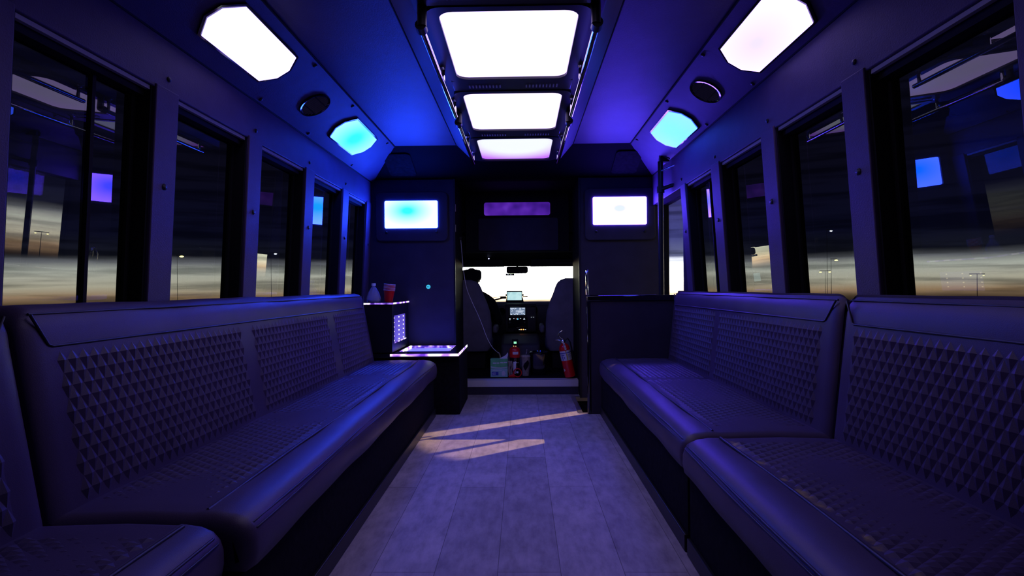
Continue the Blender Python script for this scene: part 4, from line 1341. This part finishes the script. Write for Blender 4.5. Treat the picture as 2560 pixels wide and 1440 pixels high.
for a, b2, z0_, z1_ in ((-.262, -.232, .238, .247), (-.228, -.205, .239, .247), (-.197, -.168, .241, .251), (-.164, -.136, .242, .253), (-.262, -.212, .176, .181), (-.208, -.182, .176, .181)):
    tx.box(a, b2, fy - 0.002, fy - 0.0002, z0_, z1_)
tx.build('print_lines', 'white', gb)
MB().box(-0.270, -0.213, fy - 0.002, fy - 0.0011, 0.136, 0.166).build('blue_badge', 'blueink', gb)
cu_ = bpy.data.curves.new('number', 'FONT')
cu_.body = '60'
cu_.size = 0.030
cu_.extrude = 0.0004
tmp = bpy.data.objects.new('number_curve', cu_)
me_ = bpy.data.meshes.new_from_object(tmp)
bpy.data.objects.remove(tmp)
me_.materials.clear()
me_.materials.append(M['white'])
to = bpy.data.objects.new('number', me_)
C.objects.link(to)
to.rotation_euler = (PI / 2, 0, 0)
to.parent = gb
to.location = Vector((-0.266, fy - 0.0026, 0.141)) - wloc(gb)
MB().prism([(-0.182, 0.134), (-0.158, 0.130), (-0.150, 0.150), (-0.160, 0.172), (-0.172, 0.178), (-0.184, 0.160)], fy - 0.002, fy - 0.0011).build('glove_picture', 'white', gb)
ti = tag(MB().add([(-0.205, 5.0, 0.2795), (-0.135, 5.0, 0.2795), (-0.128, 5.03, 0.315), (-0.150, 5.035, 0.306), (-0.175, 5.03, 0.290), (-0.140, 5.05, 0.2795), (-0.132, 5.04, 0.33)],
                  [(0, 1, 2, 3), (0, 3, 4), (1, 5, 6, 2), (3, 2, 6), (4, 3, 5), (0, 4, 5)]).build('paper_sheet', 'white'), 'crumpled white sheet on top of the green box', 'paper')

bo = thing('drink_bottle', (-0.070, 5.06, PZ), 'dark bottle with a red and white top standing behind the green box', 'bottle')
MB().lathe([(0.044, 0), (0.047, 0.004), (0.047, 0.10), (0.045, 0.15), (0.047, 0.165)], (-0.070, 5.06, PZ), 28).build('bottle_body', 'gloss', bo, smooth=50)
MB().lathe([(0.0475, 0), (0.049, 0.01), (0.049, 0.05), (0.044, 0.075), (0.030, 0.088), (0.010, 0.093)], (-0.070, 5.06, PZ + 0.166), 28).build('cap', 'red', bo, smooth=50)
MB().add([(-0.062 + 0.05 * math.sin(R(a)) * 0.98 if False else -0.070 + 0.0497 * math.sin(R(a)), 5.06 - 0.0497 * math.cos(R(a)), PZ + z) for z in (0.195, 0.218) for a in (-20, -5, 10, 25, 40)], [(i, i + 1, i + 6, i + 5) for i in range(4)]).build('white_patch', 'white', bo)
MB().box(-0.060, -0.048, 5.0105, 5.0125, 0.238, 0.246).box(-0.044, -0.036, 5.0105, 5.0125, 0.238, 0.243).build('lettering', 'white', bo)
# crumpled clear snack bag with striped paper and red foot
bgm = thing('snack_bag', (-0.085, 4.99, PZ), 'crumpled beige and red snack packaging leaning on the green box', 'packaging')
bb_ = MB()
rnd = random.Random(9)
for k, (xa, w_) in enumerate(((-0.128, 0.020), (-0.105, 0.016))):
    v = []
    for j in range(9):
        z = PZ + 0.01 + 0.130 * j / 8
        for i in range(4):
            v.append((xa + w_ * i / 3 * 1.1 + 0.004 * math.sin(j * 1.3 + k), 4.985 + 0.008 * math.sin(j * 2.1 + i * 1.9 + k) + 0.01 * (i % 2), z))
    v += [(p[0], p[1] + 0.010, p[2]) for p in v]
    m_ = 36
    f = [(j * 4 + i, j * 4 + i + 1, j * 4 + i + 5, j * 4 + i + 4) for j in range(8) for i in range(3)]
    f += [tuple(q_ + m_ for q_ in reversed(a)) for a in f]
    f += [(j * 4, (j + 1) * 4, (j + 1) * 4 + m_, j * 4 + m_) for j in range(8)] + [(j * 4 + 3, (j + 1) * 4 + 3, (j + 1) * 4 + 3 + m_, j * 4 + 3 + m_) for j in range(8)]
    bb_.add(v, f)
bb_.build('wrapper', 'beige', bgm, smooth=40)
MB().prism([(-0.082, 0.150), (-0.060, 0.146), (-0.057, 0.255), (-0.083, 0.252)], 4.990, 5.000).build('white_strip', 'white', bgm, bevel=0.002)
MB().prism([(-0.128, PZ), (-0.065, PZ), (-0.062, 0.135), (-0.080, 0.150), (-0.100, 0.143), (-0.120, 0.137)], 4.955, 4.98).build('red_foot', 'red', bgm, bevel=0.006, seg=3)
lp = [(-0.045 + 0.034 * math.cos(2 * PI * k / 24), 4.975, 0.158 + 0.036 * math.sin(2 * PI * k / 24)) for k in range(25)]
MB().tube(lp, 0.005, 8, cap=False).build('red_loop', 'red', bgm, smooth=60)
MB().box(-0.056, -0.038, 4.968, 4.972, 0.156, 0.172).build('white_tag', 'white', bgm)

cp_ = thing('paper_cup', (0.026, 5.07, PZ), 'beige paper drinks cup with dark print and a striped straw', 'cup')
MB().lathe([(0.030, 0), (0.031, 0.003), (0.041, 0.165), (0.043, 0.168)], (0.026, 5.07, PZ), 28).build('cup_body', 'beige', cp_, smooth=50)
MB().lathe([(0.044, 0.166), (0.045, 0.172), (0.040, 0.178), (0.034, 0.181)], (0.026, 5.07, PZ), 28).build('lid', 'beige', cp_, smooth=50)
pr_ = MB()
v = []
for z, half in ((0.06, 14), (0.08, 34), (0.10, 44), (0.12, 30), (0.13, 18)):
    for i in range(5):
        a = R(10 - half + 2 * half * i / 4)
        rr = 0.0312 + 0.01 * z / 0.165 + 0.0012
        v.append((0.026 + rr * math.sin(a), 5.07 - rr * math.cos(a), PZ + z + 0.012 * (i - 2) * 0.5))
pr_.add(v, [(j * 5 + i, j * 5 + i + 1, j * 5 + i + 6, j * 5 + i + 5) for j in range(4) for i in range(4)]).build('dark_print', 'darkcloth', cp_)
sr = MB()
for k in range(5):
    z = PZ + 0.182 + 0.011 * k
    sr.tube([(0.032 + 0.006 * k / 4, 5.07, z), (0.0335 + 0.006 * k / 4, 5.07, z + 0.0055)], 0.0038, 8)
sr.build('straw', 'white', cp_)
MB().tube([(0.032, 5.07, PZ + 0.16), (0.0395, 5.07, PZ + 0.235)], 0.0034, 8).build('straw_core', 'black', cp_)

tb_ = thing('rubbish_bin', (0.145, 5.15, PZ), 'black lined bin between the paper cup and the front seat', 'bin')
loft([(PZ, 0.145, 5.15, 0.070, 0.060, 4), (PZ + 0.10, 0.145, 5.15, 0.076, 0.066, 4), (PZ + 0.19, 0.145, 5.15, 0.082, 0.072, 4)], 28).build('bin_body', 'gloss', tb_, smooth=60)
rnd = random.Random(3)
n = 28
v = []
for r0_, dz in ((0.083, 0.180), (0.087, 0.198), (0.070, 0.205), (0.055, 0.17)):
    for k in range(n):
        a = 2 * PI * k / n
        v.append((0.145 + r0_ * math.cos(a) * (1 + 0.05 * rnd.random()), 5.15 + r0_ * 0.86 * math.sin(a) * (1 + 0.05 * rnd.random()), PZ + dz + 0.008 * rnd.random()))
f = [(i * n + k, i * n + (k + 1) % n, (i + 1) * n + (k + 1) % n, (i + 1) * n + k) for i in range(3) for k in range(n)] + [tuple(3 * n + k for k in range(n))]
MB().add(v, f).build('bin_liner', 'gloss', tb_, smooth=40)

# fire extinguisher, leaning against the doorway edge
fe = thing('fire_extinguisher', (0.418, 4.90, 0.1225), 'red fire extinguisher with a white label leaning on the doorway edge', 'fire extinguisher')
fe0 = Vector((0.0, 0, 0))
parts = []
parts.append(MB().lathe([(0.036, 0), (0.046, 0.004), (0.047, 0.012), (0.047, 0.240), (0.044, 0.262), (0.034, 0.280), (0.020, 0.292), (0.016, 0.300)], (0, 0, 0), 32).build('cylinder', 'redpaint', None, smooth=50))
parts.append(MB().lathe([(0.0474, 0.148), (0.0478, 0.150), (0.0478, 0.208), (0.0474, 0.210)], (0, 0, 0), 32, cap=False).build('label', 'white', None, smooth=50))
lab = parts[-1]
parts.append(MB().lathe([(0.0474, 0.216), (0.0478, 0.217), (0.0478, 0.232), (0.0474, 0.233)], (0, 0, 0), 32, cap=False).build('label_band', 'white', None, smooth=50))
parts.append(MB().lathe([(0.0474, 0.2098), (0.0477, 0.210), (0.0477, 0.2175), (0.0474, 0.218)], (0, 0, 0), 32, cap=False).build('blue_band', 'blueink', None, smooth=50))


def wrap(a0, a1, z0_, z1_, r_=0.0483, n_=5):
    v_ = [(r_ * math.sin(R(a0 + (a1 - a0) * i / (n_ - 1))), -r_ * math.cos(R(a0 + (a1 - a0) * i / (n_ - 1))), z) for z in (z0_, z1_) for i in range(n_)]
    return v_, [(i, i + 1, n_ + i + 1, n_ + i) for i in range(n_ - 1)]


sy = MB()
for a0, a1, z0_, z1_ in ((2, 12, 0.150, 0.208), (-2, 10, 0.218, 0.232)):
    sy.add(*wrap(a0, a1, z0_, z1_))
parts.append(sy.build('yellow_print', 'yellow', None))
sy = MB()
for a0, a1, z0_, z1_ in ((-50, -36, 0.188, 0.203), (-32, -20, 0.190, 0.202), (-50, -38, 0.170, 0.182), (-30, -18, 0.168, 0.180), (-48, -34, 0.154, 0.163), (18, 60, 0.196, 0.199), (18, 56, 0.188, 0.190), (18, 60, 0.180, 0.182), (18, 52, 0.172, 0.174)):
    sy.add(*wrap(a0, a1, z0_, z1_))
parts.append(sy.build('blue_print', 'blueink', None))
sy = MB()
v_ = [(0.0485 * math.sin(R(a)), -0.0485 * math.cos(R(a)), z) for a, z in ((-62, 0.055), (-62, 0.085), (-38, 0.070))]
parts.append(MB().add(v_, [(0, 1, 2)]).build('arrow_mark', 'white', None))
parts.append(MB().lathe([(0.017, 0.298), (0.020, 0.302), (0.020, 0.318), (0.014, 0.326)], (0, 0, 0), 20).build('valve', 'chrome', None, smooth=50))
parts.append(MB().tube([(0.012, 0, 0.325), (-0.01, 0, 0.345), (-0.03, 0, 0.368), (-0.012, 0, 0.392), (0.012, 0, 0.402), (0.026, 0, 0.398)], 0.0042, 8, radii=[0.007, 0.006, 0.005, 0.0045, 0.005, 0.005]).build('lever', 'chrome', None, smooth=60))
parts.append(MB().tube([(-0.010, 0, 0.312), (-0.035, 0, 0.330), (-0.060, 0, 0.336)], 0.006, 8).build('handle', 'chrome', None, smooth=60))
parts.append(MB().tube([(0.016, 0, 0.312), (0.045, 0, 0.330), (0.060, 0, 0.29), (0.060, 0, 0.18), (0.057, 0, 0.11)], 0.007, 10, radii=[0.006, 0.007, 0.007, 0.007, 0.010]).build('hose', 'black', None, smooth=60))
parts.append(MB().lathe([(0.011, 0), (0.011, 0.008), (0.009, 0.010)], (-0.004, -0.018, 0.308), 16, (0, -1, 0)).build('gauge', 'whiteplastic', None, smooth=40))
parts.append(MB().prism([(-0.006, 0.300), (0.008, 0.300), (0.014, 0.245), (0.010, 0.240), (-0.002, 0.242)], -0.051, -0.0495).build('inspection_tag', 'white', None))
sy = MB()
for z in (0.285, 0.275, 0.262, 0.254):
    sy.box(-0.001, 0.009, -0.0522, -0.0512, z, z + 0.003)
parts.append(sy.build('tag_print', 'darkcloth', None))
for p in parts:
    p.parent = fe
fe.rotation_euler = (0, R(-11.5), 0)
fe.location = (0.410, 4.905, 0.132)

# white charging cable draped from the doorway down to the clutter
cbp = [(-0.520, 4.86, 1.315), (-0.512, 4.865, 1.20), (-0.500, 4.87, 1.05), (-0.475, 4.88, 0.90), (-0.430, 4.89, 0.78), (-0.385, 4.90, 0.68), (-0.345, 4.905, 0.58), (-0.305, 4.91, 0.47), (-0.262, 4.92, 0.39), (-0.232, 4.94, 0.355), (-0.215, 4.98, 0.335)]
ca = thing('charging_cable', (-0.52, 4.86, 1.315), 'thin white cable hanging down in front of the driver seat', 'cable')
sm = []
for i in range(len(cbp) - 1):
    p0, p1, p2, p3 = (Vector(cbp[max(0, i - 1)]), Vector(cbp[i]), Vector(cbp[i + 1]), Vector(cbp[min(len(cbp) - 1, i + 2)]))
    for k in range(6):
        t_ = k / 6
        sm.append(0.5 * ((2 * p1) + (-p0 + p2) * t_ + (2 * p0 - 5 * p1 + 4 * p2 - p3) * t_ ** 2 + (-p0 + 3 * p1 - 3 * p2 + p3) * t_ ** 3))
sm.append(Vector(cbp[-1]))
MB().tube(sm, 0.0024, 8).build('lead', 'whiteplastic', ca, smooth=60)
MB().tube([(-0.215, 4.98, 0.335), (-0.205, 5.00, 0.325), (-0.198, 5.02, 0.30), (-0.198, 5.02, 0.281)], 0.007, 8).build('plug', 'beige', ca, smooth=60)
MB().box(-0.53, -0.512, 4.85, 4.872, 1.312, 1.34).build('clip', 'black', ca)

# ------------------------------------------------------------------ outside
gd = MB()
n = 64
v = [(0, 0, -0.9)] + [(55 * math.cos(2 * PI * k / n), 55 * math.sin(2 * PI * k / n), -0.9) for k in range(n)]
v += [(90 * math.cos(2 * PI * k / n), 90 * math.sin(2 * PI * k / n), -14) for k in range(n)]
gd.add(v, [(0, 1 + k, 1 + (k + 1) % n) for k in range(n)] + [(1 + k, 1 + n + k, 1 + n + (k + 1) % n, 1 + (k + 1) % n) for k in range(n)])
struct(gd.build('ground', 'asphalt'))
M['lampyellow'] = emit('yellow_street_lamp', (1.0, 0.85, 0.25), 60)
M['lampwhite'] = emit('white_street_lamp', (0.75, 0.9, 1.0), 60)


def street_lamp(x, y, z, m, label, double=False, s_=0.14):
    x, y, z = x, y, z
    root = thing('street_lamp', (x, y, -0.9), label, 'street lamp')
    MB().tube([(x, y, -0.9), (x, y, z)], 0.03, 8, radii=[0.022, 0.012]).build('pole', 'polemetal', root, smooth=60)
    MB().box(x - 0.45 if double else x - 0.05, x + 0.45, y - 0.05, y + 0.05, z - 0.01, z + 0.03).build('arm', 'polemetal', root)
    for dx_ in ((-0.40, 0.40) if double else (0.40,)):
        MB().ball((x + dx_, y, z - 0.10), s_ * 1.5, s_, s_ * 0.6, 12, 8).build('lamp_head', m, root, smooth=180)


street_lamp(-30.6, 50.0, 4.05, 'lampyellow', 'distant yellow street lamp seen through the second side window on the blue side', s_=0.13)
street_lamp(-22.2, 50.0, 4.2, 'lampwhite', 'distant bluish street lamp seen through the third window on the blue side', s_=0.09)
street_lamp(26.4, 50.0, 2.15, 'lampyellow', 'distant twin-headed yellow street lamp low over the orange horizon', True, s_=0.08)
street_lamp(28.7, 54.0, 6.1, 'lampwhite', 'distant white street lamp high in the dusk beyond the violet side', s_=0.09)
street_lamp(24.5, 45.5, 2.97, 'lampyellow', 'distant single yellow street lamp between the white one and the twin one', s_=0.09)
street_lamp(28.4, 36.0, 1.52, 'lampyellow', 'pair of small yellow lamps seen through the nearest window, low over the bench', True, s_=0.035)

# street lamp beside the entry door: its light falls through the door onto the aisle floor
lx, ly, lz = 0.39 + 9.5 * 0.665, 4.174 + 9.5 * 0.406, 9.5 * 0.627
root = thing('street_lamp', (lx + 3.2, ly + 0.3, -0.9), 'street lamp standing outside, lighting the aisle floor through the entry door', 'street lamp')
MB().tube([(lx + 3.2, ly + 0.3, -0.9), (lx + 3.2, ly + 0.3, lz + 0.2), (lx + 2.8, ly + 0.25, lz + 0.5), (lx, ly, lz + 0.12)], 0.06, 10).build('pole', 'polemetal', root, smooth=60)
MB().lathe([(0.22, 0), (0.16, 0.08), (0.05, 0.12)], (lx, ly, lz + 0.01), 16).build('lamp_head', 'polemetal', root, smooth=50)
ld = bpy.data.lights.new('lamp_light', 'SPOT')
ld.energy = 8500
ld.color = (1.0, 0.64, 0.36)
ld.spot_size = R(10.2)
ld.spot_blend = 0.12
ld.shadow_soft_size = 0.04
lo = bpy.data.objects.new('lamp_light', ld)
C.objects.link(lo)
lo.parent = root
lo.location = Vector((lx, ly, lz)) - Vector(root.location)
lo.rotation_euler = (Vector((0.64, 3.97, 0.0)) - Vector((lx, ly, lz))).to_track_quat('-Z', 'Y').to_euler()
